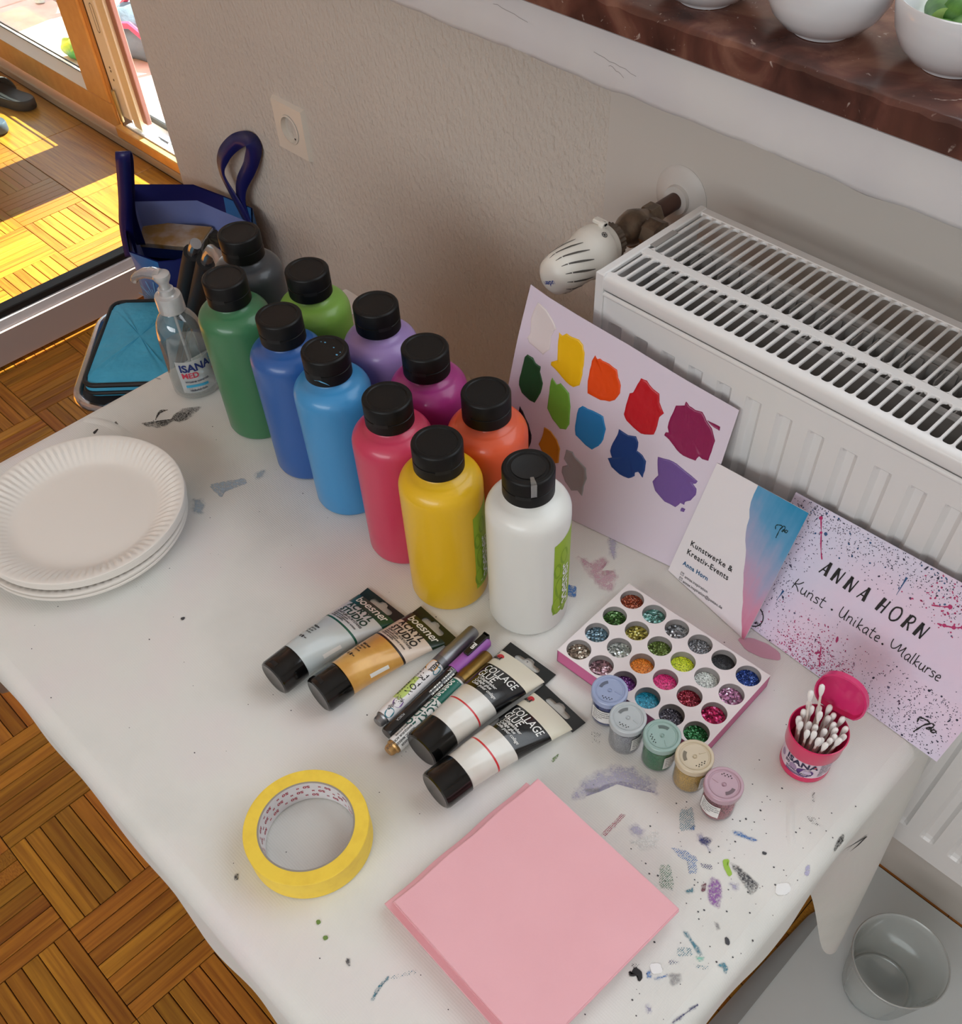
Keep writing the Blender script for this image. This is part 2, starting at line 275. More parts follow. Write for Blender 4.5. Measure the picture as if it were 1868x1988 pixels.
STAINS = [
  ('black', 'smear', [(-.9279,.3122),(-.9194,.3135),(-.9055,.3213),(-.9028,.3332),(-.9039,.3401),(-.8955,.3453),(-.8939,.3535),(-.8948,.3635),(-.9007,.3793),(-.9064,.3745),(-.9157,.3588),(-.9132,.3462),(-.9099,.3425),(-.9078,.3365),(-.9124,.3227),(-.9258,.3176)]) ,
  ('black', 'thin', [(-.9252,.348),(-.9293,.3414),(-.9284,.3346),(-.9201,.3262),(-.9277,.3326),(-.932,.3408)]) ,
  ('black', 'solid', [(-.9575,.2718),(-.9526,.2638),(-.9559,.2646)]) ,
  ('black', 'thin', [(-.9539,.293),(-.9466,.2919),(-.9476,.2869),(-.9487,.2846),(-.9507,.2881)]) ,
  ('grey', 'thin', [(-.9917,.3709),(-.9806,.3741),(-.9831,.3717)]) ,
  ('pink', 'smear', [(-.4186,.5118),(-.4005,.5154),(-.3976,.5298),(-.3884,.5288),(-.3881,.5156),(-.3803,.5098),(-.3774,.5249),(-.3666,.5163),(-.3612,.4981),(-.375,.4943),(-.3951,.5014)]) ,
  ('pink', 'solid', [(-.2349,.5391),(-.2253,.5483),(-.2104,.5525),(-.1967,.5522),(-.1915,.5456),(-.2054,.5371),(-.2209,.5339)]) ,
  ('lavender', 'smear', [(-.2368,.3013),(-.2415,.3267),(-.2319,.3512),(-.2122,.3641),(-.1928,.3647),(-.1846,.3547),(-.1983,.3533),(-.2163,.3419),(-.2232,.3293),(-.2285,.3064)]) ,
  ('lavender', 'smear', [(-.1844,.3146),(-.1803,.3228),(-.1717,.324),(-.1699,.316),(-.1759,.3116)]) ,
  ('white', 'smear', [(-.1692,.3181),(-.1637,.3289),(-.1549,.3181),(-.1616,.3088),(-.1747,.3044)]) ,
  ('crimson', 'weave', [(-.1964,.32),(-.1921,.3228),(-.1918,.3046),(-.1915,.2951),(-.1959,.2944),(-.1958,.3092)]) ,
  ('teal', 'weave', [(-.1631,.358),(-.1563,.3676),(-.1423,.3526),(-.1504,.3419)]) ,
  ('blue', 'smear', [(-.1469,.3509),(-.1457,.3563),(-.1416,.3517),(-.1437,.3484)]) ,
  ('lavender', 'smear', [(-.1405,.3487),(-.137,.3548),(-.1283,.3494),(-.1196,.3455),(-.1297,.3453)]) ,
  ('navy', 'smear', [(-.1347,.3473),(-.1319,.3542),(-.1258,.3546),(-.1248,.3494),(-.1295,.3449)]) ,
  ('blue', 'smear', [(-.1196,.3731),(-.1146,.3771),(-.1073,.378),(-.0986,.3815),(-.0995,.3781),(-.1095,.3732),(-.1159,.3711)]) ,
  ('blue', 'weave', [(-.147,.3258),(-.134,.3329),(-.1251,.3333),(-.1168,.3226),(-.122,.3176),(-.128,.3252),(-.1381,.3234)]) ,
  ('navy', 'weave', [(-.1214,.3315),(-.1124,.3375),(-.1102,.3331),(-.1178,.3283)]) ,
  ('lime', 'solid', [(-.1085,.3467),(-.1059,.3498),(-.104,.3458),(-.0972,.3417),(-.0975,.3392),(-.1044,.3427)]) ,
  ('charcoal', 'smear', [(-.1048,.349),(-.0981,.3514),(-.0871,.3515),(-.0757,.3494),(-.0737,.3435),(-.0759,.3375),(-.0841,.3413),(-.0924,.3437)]) ,
  ('purple', 'smear', [(-.1073,.3279),(-.0998,.3312),(-.0906,.3219),(-.0859,.3112),(-.0949,.31),(-.1047,.3186)]) ,
  ('lavender', 'smear', [(-.0935,.3347),(-.0885,.3383),(-.0851,.3337),(-.0889,.3314)]) ,
  ('teal', 'smear', [(-.1159,.3039),(-.1124,.3111),(-.1095,.3087),(-.1131,.3032)]) ,
  ('maroon', 'thin', [(-.1085,.3176),(-.107,.3216),(-.1033,.3161),(-.105,.3131)]) ,
  ('green', 'weave', [(-.1437,.3072),(-.1372,.3135),(-.1204,.2982),(-.1317,.2923)]) ,
  ('grey', 'smear', [(-.0842,.3002),(-.0805,.3026),(-.0755,.2988),(-.0775,.2956)]) ,
  ('charcoal', 'solid', [(-.0691,.2965),(-.0661,.2962),(-.0642,.2936),(-.0659,.293)]) ,
  ('teal', 'smear', [(-.0959,.277),(-.092,.2791),(-.0834,.2764),(-.0733,.273),(-.0746,.2706),(-.0825,.2725),(-.0899,.275)]) ,
  ('mint', 'smear', [(-.077,.2682),(-.0713,.2733),(-.0698,.27),(-.0737,.2666)]) ,
  ('teal', 'weave', [(-.0911,.264),(-.0837,.2712),(-.0783,.267),(-.0868,.2586)]) ,
  ('navy', 'weave', [(-.0898,.2514),(-.084,.2578),(-.0819,.2551),(-.0874,.2497)]) ,
  ('black', 'solid', [(-.1058,.224),(-.1033,.2236),(-.1045,.229),(-.0995,.2297),(-.0962,.227),(-.0961,.2237),(-.1,.2257),(-.1031,.222)]) ,
  ('black', 'weave', [(-.1087,.2301),(-.1039,.2336),(-.103,.2298),(-.1066,.2275)]) ,
  ('blue', 'smear', [(-.0967,.2329),(-.0946,.2357),(-.0902,.2317),(-.0932,.2292)]) ,
  ('blue', 'smear', [(-.0892,.2331),(-.0839,.2426),(-.0826,.241),(-.0877,.2318)]) ,
  ('grey', 'smear', [(-.0835,.2429),(-.0771,.2504),(-.0721,.2459),(-.0751,.2384),(-.0788,.2382)]) ,
  ('white', 'solid', [(-.0973,.2389),(-.0929,.2444),(-.088,.2409),(-.0923,.2355)]) ,
  ('teal', 'thin', [(-.0612,.274),(-.0582,.2799),(-.0538,.279),(-.0525,.2744),(-.0566,.2762)]) ,
  ('teal', 'weave', [(-.0763,.2617),(-.0687,.2656),(-.0647,.2702),(-.0633,.2669),(-.0683,.2624)]) ,
  ('lavender', 'smear', [(-.0802,.2129),(-.0769,.2161),(-.0745,.2124),(-.0766,.2097)]) ,
  ('navy', 'smear', [(-.0531,.2432),(-.0551,.2318),(-.0577,.2178),(-.0595,.2175),(-.0568,.2313)]) ,
  ('black', 'weave', [(-.0837,.4285),(-.0779,.4304),(-.0691,.4277),(-.0727,.4242),(-.0789,.4253)]) ,
  ('black', 'weave', [(-.0915,.4492),(-.0906,.4522),(-.085,.4429),(-.0868,.4421)]) ,
  ('white', 'solid', [(-.0651,.3597),(-.0596,.3663),(-.0558,.3648),(-.0556,.359),(-.0612,.3531)]) ,
  ('lavender', 'thin', [(-.0578,.3905),(-.0557,.3931),(-.0522,.3853),(-.0542,.3835)]) ,
  ('black', 'thin', [(-.0517,.4369),(-.0488,.4347),(-.048,.4195),(-.0498,.42),(-.0516,.4293)]) ,
  ('charcoal', 'solid', [(-.0896,.3751),(-.0873,.3759),(-.0873,.3749),(-.0888,.3742)]) ,
  ('black', 'weave', [(-.2685,.3632),(-.2598,.3684),(-.2529,.359),(-.2602,.3552)]) ,
  ('grey', 'smear', [(-.2335,.3163),(-.2253,.3258),(-.2224,.3226),(-.2307,.3146)]) ,
  ('teal', 'thin', [(-.2317,.0714),(-.2344,.0779),(-.2359,.0853),(-.2358,.0922),(-.2341,.0915),(-.234,.0854),(-.233,.0793),(-.2305,.0729)]) ,
  ('teal', 'weave', [(-.2356,.0928),(-.2239,.1106),(-.2215,.1093),(-.2308,.0921)]) ,
  ('olive', 'solid', [(-.3089,.0811),(-.3078,.0825),(-.3062,.0817),(-.3066,.0802)]) ,
  ('olive', 'solid', [(-.295,.0768),(-.2937,.0784),(-.2922,.0779),(-.293,.0761)]) ,
  ('charcoal', 'thin', [(-.3889,.0581),(-.3864,.0605),(-.3824,.0573),(-.3842,.0555)]) ,
  ('charcoal', 'thin', [(-.2692,.0782),(-.2666,.0798),(-.2626,.0764),(-.2654,.0764)]) ,
  ('paleblue', 'smear', [(-.7784,.2812),(-.7733,.2893),(-.7612,.2873),(-.7516,.2765),(-.7592,.2692)]) ,
  ('paleblue', 'smear', [(-.7613,.3545),(-.7586,.3659),(-.7517,.3619),(-.749,.3521),(-.754,.3491)]) ,
  ('paleblue', 'thin', [(-.7836,.3071),(-.7747,.3225),(-.7632,.3404),(-.7543,.3383),(-.7622,.3136),(-.7565,.3053)]) ,
  ('charcoal', 'solid', [(-.6466,.1792),(-.6451,.182),(-.6437,.1792)]) ,
  ('olive', 'thin', [(-.2736,.3166),(-.2733,.3263),(-.2718,.3233),(-.2713,.3167)]) ,
  ('lavender', 'smear', [(-.4134,.5545),(-.4008,.5564),(-.3842,.5328),(-.3903,.5319)]) ,
  ('blue', 'thin', [(-.3997,.4753),(-.39,.48),(-.3818,.4693),(-.3879,.4653)]) ,
  ('cyan', 'solid', [(-.9992,.3017),(-.9936,.3082),(-.9909,.3016),(-.9945,.2996)]) ,
]

# ------------------------------------------------------------------ shared materials
FZ = -0.73
M_white = mat('white_paint', (232, 230, 226), .45)
M_black = mat('black_plastic', (20, 19, 19), .38, bump=(900, .15, .0002))
M_chrome = mat('chrome', (200, 200, 205), .18, 1.0)

def parquet_material(name, use_random):
    m = bpy.data.materials.new(name); m.use_nodes = True; nt = m.node_tree; N = nt.nodes; L = nt.links; b = N['Principled BSDF']
    uv = N.new('ShaderNodeUVMap'); uv.uv_map = 'grain'
    oi = N.new('ShaderNodeObjectInfo')
    at = N.new('ShaderNodeAttribute'); at.attribute_name = 'tone'
    tone = oi.outputs['Random'] if use_random else at.outputs['Fac']
    cmb = N.new('ShaderNodeCombineXYZ'); mul = N.new('ShaderNodeMath'); mul.operation = 'MULTIPLY'; mul.inputs[1].default_value = 37.0
    L.new(tone, mul.inputs[0]); L.new(mul.outputs[0], cmb.inputs[0]); L.new(mul.outputs[0], cmb.inputs[1])
    ad = N.new('ShaderNodeVectorMath'); L.new(uv.outputs[0], ad.inputs[0]); L.new(cmb.outputs[0], ad.inputs[1])
    mp = N.new('ShaderNodeMapping'); mp.inputs['Scale'].default_value = (5, 110, 1); L.new(ad.outputs[0], mp.inputs[0])
    n = N.new('ShaderNodeTexNoise'); n.inputs['Scale'].default_value = 1.0; n.inputs['Detail'].default_value = 5; n.inputs['Distortion'].default_value = .6
    L.new(mp.outputs[0], n.inputs['Vector'])
    r = N.new('ShaderNodeValToRGB'); r.color_ramp.elements[0].color = lin((146, 90, 30)); r.color_ramp.elements[1].color = lin((198, 136, 46))
    r.color_ramp.elements[0].position = .3; r.color_ramp.elements[1].position = .72
    L.new(n.outputs['Fac'], r.inputs['Fac'])
    hs = N.new('ShaderNodeHueSaturation'); mr = N.new('ShaderNodeMapRange'); mr.inputs['To Min'].default_value = .72; mr.inputs['To Max'].default_value = 1.16
    L.new(tone, mr.inputs['Value']); L.new(mr.outputs[0], hs.inputs['Value']); L.new(r.outputs[0], hs.inputs['Color'])
    ms = N.new('ShaderNodeMath'); ms.operation = 'MULTIPLY'; ms.inputs[1].default_value = 7.3; L.new(tone, ms.inputs[0])
    fr = N.new('ShaderNodeMath'); fr.operation = 'FRACT'; L.new(ms.outputs[0], fr.inputs[0])
    mh = N.new('ShaderNodeMapRange'); mh.inputs['To Min'].default_value = .488; mh.inputs['To Max'].default_value = .508; L.new(fr.outputs[0], mh.inputs['Value']); L.new(mh.outputs[0], hs.inputs['Hue'])
    L.new(hs.outputs[0], b.inputs['Base Color']); b.inputs['Roughness'].default_value = .33; b.inputs['Specular IOR Level'].default_value = .35
    return m
M_parq = parquet_material('oak_parquet', True)
M_parq_far = parquet_material('oak_parquet_far', False)

# ------------------------------------------------------------------ floor: basket-weave parquet
floor = G().box(-4.7, 1.75, -2.65, 1.36, FZ - .06, FZ - .0035).obj('floor', mat('joint_dark', (58, 32, 12), .9), kind='structure')
BL, FW, NF = 0.1945, 0.1945 / 7, 7
def finger_mesh(L_, W_, name='finger'):
    g = G(); e = .0007; c = .0009
    g.box(-L_ / 2 + e, L_ / 2 - e, -W_ / 2 + e, W_ / 2 - e, -.004, 0, b=c)
    m = g.mesh(name, 0); uvl = m.uv_layers.new(name='grain')
    for lp in m.loops: p = m.vertices[lp.vertex_index].co; uvl.data[lp.index].uv = (p.x, p.y)
    m.materials.append(M_parq); return m
fm = finger_mesh(BL, FW)
def px(p):
    q = cam.matrix_world.inverted() @ Vector(p)
    if q.z > -.05: return None
    return (PX + CF * q.x / -q.z, PY - CF * q.y / -q.z, -q.z)
cand = []; far = []
for i in range(-15, 8):
    for j in range(-2, 6):
        x0 = -.8815 + BL * i; y0 = -.121 + BL * j
        along_x = (i + j) % 2 != 0
        for k in range(NF):
            cx, cy = (x0 + BL / 2, y0 + FW * (k + .5)) if along_x else (x0 + FW * (k + .5), y0 + BL / 2)
            if cy > 1.047: continue
            p = px((cx, cy, FZ))
            if p is None: continue
            seen = -60 < p[0] < 1930 and -60 < p[1] < 2060
            under = -.93 < cx < -.15 and cy > .10 or (cx > -.07 and cy > .25)      # hidden below the table or the floor sheet
            behind = (-1.70 < cx and cy > .86) or cx > .1 or cy < -.30
            if seen and not under and not behind: cand.append((p[2], cx, cy, along_x))
            else: far.append((cx, cy, along_x))
cand.sort()
for d, cx, cy, ax in cand[:300]:
    o = bpy.data.objects.new('parquet_block', fm); COL.objects.link(o); o.parent = floor
    o.location = (cx, cy, FZ + random.uniform(-.0002, .0002)); o.rotation_euler = (0, 0, 0 if ax else PI / 2)
g = G(); uvs = []; tones = []
for cx, cy, ax in [(c[1], c[2], c[3]) for c in cand[300:]] + far:
    e = .0007; hx, hy = (BL / 2 - e, FW / 2 - e) if ax else (FW / 2 - e, BL / 2 - e)
    n0 = len(g.f); g.box(cx - hx, cx + hx, cy - hy, cy + hy, FZ - .004, FZ); t = random.random()
    for f in g.f[n0:]:
        for vi in f:
            v = g.v[vi]; uvs.append((v[0], v[1]) if ax else (v[1], v[0])); tones.append(t)
o = g.obj('parquet_field', M_parq_far, floor, smooth=0, kind='stuff')
ul = o.data.uv_layers.new(name='grain'); al = o.data.color_attributes.new('tone', 'FLOAT_COLOR', 'CORNER')
for i, (u, t) in enumerate(zip(uvs, tones)): ul.data[i].uv = u; al.data[i].color = (t, t, t, 1)
# border boards along the door
bx = -4.6
while bx < -1.8:
    w = .50 if int(bx * 10) % 2 else .42
    m_ = G().box(-w / 2 + .001, w / 2 - .001, -.1262, .1262, -.004, 0, b=.001)
    me = m_.mesh('board', 0); u_ = me.uv_layers.new(name='grain')
    for lp in me.loops: p = me.vertices[lp.vertex_index].co; u_.data[lp.index].uv = (p.x, p.y)
    me.materials.append(M_parq); o = bpy.data.objects.new('border_board', me); COL.objects.link(o); o.parent = floor; o.location = (bx + w / 2, 1.1745, FZ); bx += w

# ------------------------------------------------------------------ walls, ceiling
M_wall = mat('woodchip_wall', (214, 204, 193), .8, bump=(170, .9, .0036, (1, 1, .6)), noise=(3, (206, 197, 187), .3, .7))
M_wall2 = mat('smooth_wall', (206, 199, 191), .75, bump=(60, .2, .001))
M_beam = mat('sill_plaster', (222, 219, 217), .7, bump=(45, .25, .001), noise=(9, (214, 210, 212), .35, .7))
Wy = .857
def struct(g, name, m, smooth=0):
    return g.obj(name, m, None, smooth, kind='structure')
wb = struct(G().box(-1.765, -.692, Wy, 1.36, FZ, 1.85).box(-.692, 1.7, Wy + .12, 1.36, FZ, .36).box(-.692, 1.7, Wy, 1.36, 1.72, 1.85), 'wall_window', M_wall)
sm = G().grid(lambda u, v: (-.692 + 2.392 * u, Wy - .0015, FZ + (.36 - FZ) * v), 2, 2); 
sm = G().box(-.692, 1.7, Wy - .0012, Wy + .12, FZ, .36); sm.obj('smooth_panel', M_wall2, wb, 0)
struct(G().box(-2.25, -1.765, 1.30, 1.42, FZ, 1.85).box(-4.7, -2.25, 1.30, 1.42, 1.42, 1.85).box(-4.7, -4.45, 1.30, 1.42, FZ, 1.42), 'wall_door', M_wall)
struct(G().box(-4.8, -4.7, -2.7, 1.42, FZ, 1.85), 'wall_left', M_wall2)
struct(G().box(1.7, 1.8, -2.7, 1.36, FZ, 1.85), 'wall_right', M_wall2)
struct(G().box(-4.8, 1.8, -2.7, -2.6, FZ, 1.85), 'wall_back', M_wall2)
struct(G().box(-4.8, 1.8, -2.7, 1.42, 1.85, 1.95), 'ceiling', mat('ceiling_white', (240, 238, 234), .8))

# window above the sill, with an added unseen sheet that keeps the sun out
wn = thing('window_1', None, None, (.5, 1.2, .392), kind='structure')
for a in (-.692, .45, 1.62): G().box(a - .5, a + .07 - .5, .0, .06, 0, 1.33, b=.004).obj('frame_post', M_white, wn, 0)
for z in (0, 1.26): G().box(-.692 - .5, 1.69 - .5, .0, .06, z, z + .07, b=.004).obj('frame_rail', M_white, wn, 0)
G().box(-.692 - .5, 1.69 - .5, .10, .104, .07, 1.328).obj('sun_blocker', mat('blocker_cream', (236, 232, 222), .8), wn, 0)
# beam below the sill, with its rough lower edge
BY = .785
def beam():
    g = G(); n = 260; x0, x1 = -1.75, 1.69
    prof = [(.86, .305), (.83, .303), (BY + .008, .3035), (BY + .002, .306), (BY, .311), (BY, .33), (BY, .363), (.86, .363)]
    v = []
    for i in range(n + 1):
        x = x0 + (x1 - x0) * i / n; w = .0022 * math.sin(x * 31) * math.sin(x * 7.3 + 1) + .0012 * math.sin(x * 83 + 2) + random.uniform(-.0006, .0006)
        for k, (y, z) in enumerate(prof):
            v.append((x, y - (w * .8 if k in (3, 4) else 0), z + (w if k < 5 else 0)))
    m = len(prof); f = [(i * m + k, i * m + k + 1, (i + 1) * m + k + 1, (i + 1) * m + k) for i in range(n) for k in range(m - 1)]
    return g.add(v, f)
bm_ = beam().obj('trim_1', M_beam, None, 50, kind='structure')
# hairline cracks and scuffs
g = G()
for x0, z0, w in ((-.80, .345, .05), (-.66, .335, .055), (-.64, .329, .02)):
    p = [(x0 + w * t / 8, z0 - .006 * t / 8 + random.uniform(-.0012, .0012)) for t in range(9)]
    ribbon(g, p, .00045, lambda a, b: (a, BY - .0003, b))
g.obj('crack', mat('crack_grey', (150, 144, 142), .9), bm_, 0)

def marble():
    m = bpy.data.materials.new('red_marble'); m.use_nodes = True; N = m.node_tree.nodes; L = m.node_tree.links; b = N['Principled BSDF']
    tc = N.new('ShaderNodeTexCoord'); n1 = N.new('ShaderNodeTexNoise'); n1.inputs['Scale'].default_value = 16; n1.inputs['Detail'].default_value = 7; n1.inputs['Distortion'].default_value = .8
    L.new(tc.outputs['Object'], n1.inputs['Vector']); r = N.new('ShaderNodeValToRGB')
    e = r.color_ramp.elements; e[0].position = .3; e[0].color = lin((62, 38, 33)); e[1].position = .72; e[1].color = lin((146, 104, 86))
    k = e.new(.5); k.color = lin((100, 62, 52)); L.new(n1.outputs['Fac'], r.inputs['Fac'])
    n2 = N.new('ShaderNodeTexNoise'); n2.inputs['Scale'].default_value = 55; n2.inputs['Detail'].default_value = 5; n2.inputs['Distortion'].default_value = 2.5; L.new(tc.outputs['Object'], n2.inputs['Vector'])
    r2 = N.new('ShaderNodeValToRGB'); r2.color_ramp.elements[0].position = .66; r2.color_ramp.elements[1].position = .80; L.new(n2.outputs['Fac'], r2.inputs['Fac'])
    mx = N.new('ShaderNodeMixRGB'); mx.inputs[2].default_value = lin((214, 196, 184)); L.new(r2.outputs['Color'], mx.inputs[0]); L.new(r.outputs['Color'], mx.inputs[1])
    L.new(mx.outputs[0], b.inputs['Base Color']); b.inputs['Roughness'].default_value = .22
    return m
g = G(); n = 200
prof = [(.95, .3635), (BY - .012, .3635), (BY - .0155, .366), (BY - .0155, .3875), (BY - .0125, .3905), (BY - .0085, .392), (1.25, .392), (1.25, .3635)]
v = []
for i in range(n + 1):
    x = -.98 + 2.66 * i / n
    for k, (y, z) in enumerate(prof):
        w = random.uniform(-.0009, .0009) if k in (3, 4) else 0
        v.append((x, y + w, z + w))
m = len(prof)
g.add(v, [(i * m + k, i * m + (k + 1) % m, (i + 1) * m + (k + 1) % m, (i + 1) * m + k) for i in range(n) for k in range(m)] + [tuple(range(m)), tuple(reversed(range(n * m, n * m + m)))])
sill = g.obj('trim_2', marble(), None, 30, kind='structure')

# ------------------------------------------------------------------ door_1: closed sash in the balcony door wall
M_sash = mat('honey_sash', (226, 172, 98), .35, noise=(30, (216, 160, 88), .4, .6))
M_alu = mat('pale_metal', (226, 226, 226), .35, .1)
M_glass = clear('door_glass', (244, 250, 250), .05, .01)
M_rubber = mat('black_gasket', (22, 22, 24), .6)
d1 = thing('door_1', None, None, (-3.1, 1.32, FZ), kind='structure')
def D(x0, x1, y0, y1, z0, z1, b=0): return G().box(x0 + 3.1, x1 + 3.1, y0 - 1.32, y1 - 1.32, z0 - FZ, z1 - FZ, b=b)
D(-4.42, -3.04, 1.32, 1.36, -.690, -.612, .003).obj('bottom_rail', M_sash, d1, 0)
D(-3.185, -3.045, 1.318, 1.36, -.612, 1.36, .004).obj('stile', M_sash, d1, 0)
D(-4.42, -4.30, 1.318, 1.36, -.612, 1.36, .004).obj('stile', M_sash, d1, 0)
D(-4.30, -3.185, 1.318, 1.36, 1.25, 1.36, .004).obj('top_rail', M_sash, d1, 0)
G().add([(-4.30 + 3.1, 0, .118), (-.085, 0, .118), (-.085, .022, .150), (-1.2, .022, .150), (-1.2, .03, .118), (-.085, .03, .118)], [(0, 1, 2, 3), (0, 4, 5, 1), (2, 5, 4, 3)]).obj('glazing_bead', mat('bead_white', (244, 246, 248), .3), d1, 0)
D(-4.30, -3.185, 1.341, 1.344, -.585, -.579).obj('glass_seal', M_rubber, d1, 0)
D(-4.30, -3.185, 1.341, 1.344, -.568, -.564).obj('glass_seal', M_rubber, d1, 0)
D(-4.30, -3.185, 1.345, 1.351, -.60, 1.25).obj('glass_pane', M_glass, d1, 0)
D(-3.045, -3.030, 1.324, 1.36, -.700, 1.36).obj('stile_lip', mat('honey_dark', (214, 150, 72), .4), d1, 0)
D(-3.030, -3.022, 1.330, 1.36, -.700, 1.36).obj('rebate_gap', mat('dark_gap', (60, 40, 24), .8), d1, 0)
ls = D(-3.022, -2.962, 1.330, 1.36, -.64, 1.36).obj('lock_strip', mat('lock_white', (244, 240, 236), .4), d1, 0)
g = G()
lp = lambda a, b: (a + .105, .0095, b)
ribbon(g, [(.01 + .008 * math.cos(t), .37 + (.03 if math.sin(t) > 0 else -.03) + .008 * math.sin(t)) for t in [2 * PI * k / 20 for k in range(21)]], .0022, lp)
for z in (.225, .235, .20, .455, .47): g.prism(circle(.108, z, .0035, 10), -.0100, -.0094, Matrix.Rotation(PI / 2, 4, 'X') @ Matrix.Translation((0, 0, 0)))
ls2 = g.obj('slot_cutout', mat('slot_dark', (50, 52, 56), .5), ls, 0)
D(-3.013, -2.999, 1.318, 1.326, -.655, -.56, .002).obj('roller_bolt', mat('brass_bolt', (170, 156, 120), .35, .7), ls, 0)
D(-2.962, -2.918, 1.336, 1.36, -.66, 1.36).obj('inner_profile', mat('cream_profile', (236, 222, 196), .4), d1, 0)
D(-2.918, -2.892, 1.346, 1.362, -.64, 1.36, .002).obj('weather_strip', mat('mauve_strip', (160, 112, 104), .5), d1, 0)
D(-4.45, -2.25, 1.30, 1.36, -.730, -.702, .003).obj('frame_foot', mat('foot_grey', (176, 160, 140), .5), d1, 0)
# threshold under the opening
th = thing('trim_3', None, None, (-2.65, 1.33, FZ), kind='structure')
def T(x0, x1, y0, y1, z0, z1, b=0): return G().box(x0 + 2.65, x1 + 2.65, y0 - 1.33, y1 - 1.33, z0 - FZ, z1 - FZ, b=b)
T(-3.03, -2.25, 1.302, 1.325, -.702, -.668, .003).obj('front_board', M_sash, th, 0)
T(-3.00, -2.25, 1.325, 1.345, -.70, -.664).obj('rail', mat('bead_white', (244, 246, 248), .3), th, 0)
T(-3.00, -2.25, 1.345, 1.40, -.70, -.672).obj('channel', M_alu, th, 0)
T(-3.00, -2.25, 1.40, 1.408, -.70, -.655).obj('outer_seal', M_rubber, th, 0)
T(-3.00, -2.25, 1.408, 1.43, -.70, -.66).obj('outer_rail', M_alu, th, 0)
T(-2.86, -2.80, 1.350, 1.375, -.672, -.662, .002).obj('striker_plate', M_chrome, th, 0)

# door_2: the leaf standing open into the room, glass over a taupe bottom rail
d2 = thing('door_2', None, None, (-2.26, .8, FZ), kind='structure')
def E_(x0, x1, y0, y1, z0, z1, b=0): return G().box(x0 + 2.26, x1 + 2.26, y0 - .8, y1 - .8, z0 - FZ, z1 - FZ, b=b)
M_taupe = mat('taupe_rail', (178, 164, 162), .5)
E_(-2.31, -2.258, .37, 1.27, -.722, -.640, .002).obj('bottom_rail', M_taupe, d2, 0)
E_(-2.31, -2.262, .37, 1.27, -.640, -.614, .002).obj('metal_strip', mat('alu_strip', (226, 230, 240), .4), d2, 0)
E_(-2.30, -2.266, .37, 1.27, -.614, -.597, .002).obj('glass_seal', M_rubber, d2, 0)
E_(-2.290, -2.284, .37, 1.20, -.60, 1.30).obj('glass_pane', M_glass, d2, 0)
E_(-2.31, -2.258, 1.20, 1.28, -.722, 1.36, .002).obj('hinge_stile', M_taupe, d2, 0)
E_(-2.31, -2.258, .30, .37, -.722, 1.36, .002).obj('lock_stile', M_taupe, d2, 0)

# ------------------------------------------------------------------ terrace outside
M_tile = mat('terrace_tile', (222, 178, 172), .7, noise=(12, (236, 200, 190), .35, .65))
terr = struct(G().box(-9, 3, 1.43, 8, -.86, -.826), 'floor_terrace', mat('terrace_joint', (190, 160, 150), .9))
tm = G().box(-.196, .196, -.196, .196, 0, .012, b=.003).mesh('tile', 0); tm.materials.append(M_tile)
for i in range(14):
    for j in range(7):
        o = bpy.data.objects.new('terrace_tile', tm); COL.objects.link(o); o.parent = terr; o.location = (-7.2 + .4 * i, 1.66 + .4 * j, -.826)
wallg = G().box(-9, 3, 4.4, 4.5, -.86, -.15)
gw = struct(wallg, 'wall_garden', mat('garden_wall', (226, 190, 190), .8))

# ------------------------------------------------------------------ radiator with its valve and pipe
RX, RY, RT, RB, RE = -.505, .62, .238, -.265, .62
M_rad = mat('radiator_enamel', (226, 224, 222), .32, coat=.15)
M_radin = mat('radiator_inside', (168, 164, 160), .5)
rad = thing('radiator', 'white panel radiator with slotted top grille fixed under the marble sill', 'radiator', (RX, RY, RB))
def Q(x0, x1, y0, y1, z0, z1, b=0): return G().box(x0 - RX, x1 - RX, y0 - RY, y1 - RY, z0 - RB, z1 - RB, b=b)
# fluted front panel
P0 = .0320
xs = [RX + .006, -.4876 - .006]; dep = [0, 0]
k = 0
while -.4876 + P0 * k < RE - .03:
    a = -.4876 + P0 * k
    for dx, dd in ((0, 0), (.0018, .45), (.0045, 1), (.0118, 1), (.0146, .45), (.0164, 0)): xs.append(a + dx); dep.append(dd)
    k += 1
xs.append(RE - .006); dep.append(0)
zs = [(RB + .004, 0), (-.240, 0), (-.228, 0), (-.2255, .5), (-.2215, 1), (-.18, 1), (.15, 1), (.1875, 1), (.1905, .5), (.1925, 0), (.2215, 0)]
v = [(x - RX, .0022 + .0050 * d * dz, z - RB) for z, dz in zs for x, d in zip(xs, dep)]
nx_ = len(xs)
fp = G().add(v, [(j * nx_ + i, j * nx_ + i + 1, (j + 1) * nx_ + i + 1, (j + 1) * nx_ + i) for j in range(len(zs) - 1) for i in range(nx_ - 1)])
fp.obj('front_panel', M_rad, rad, 12)
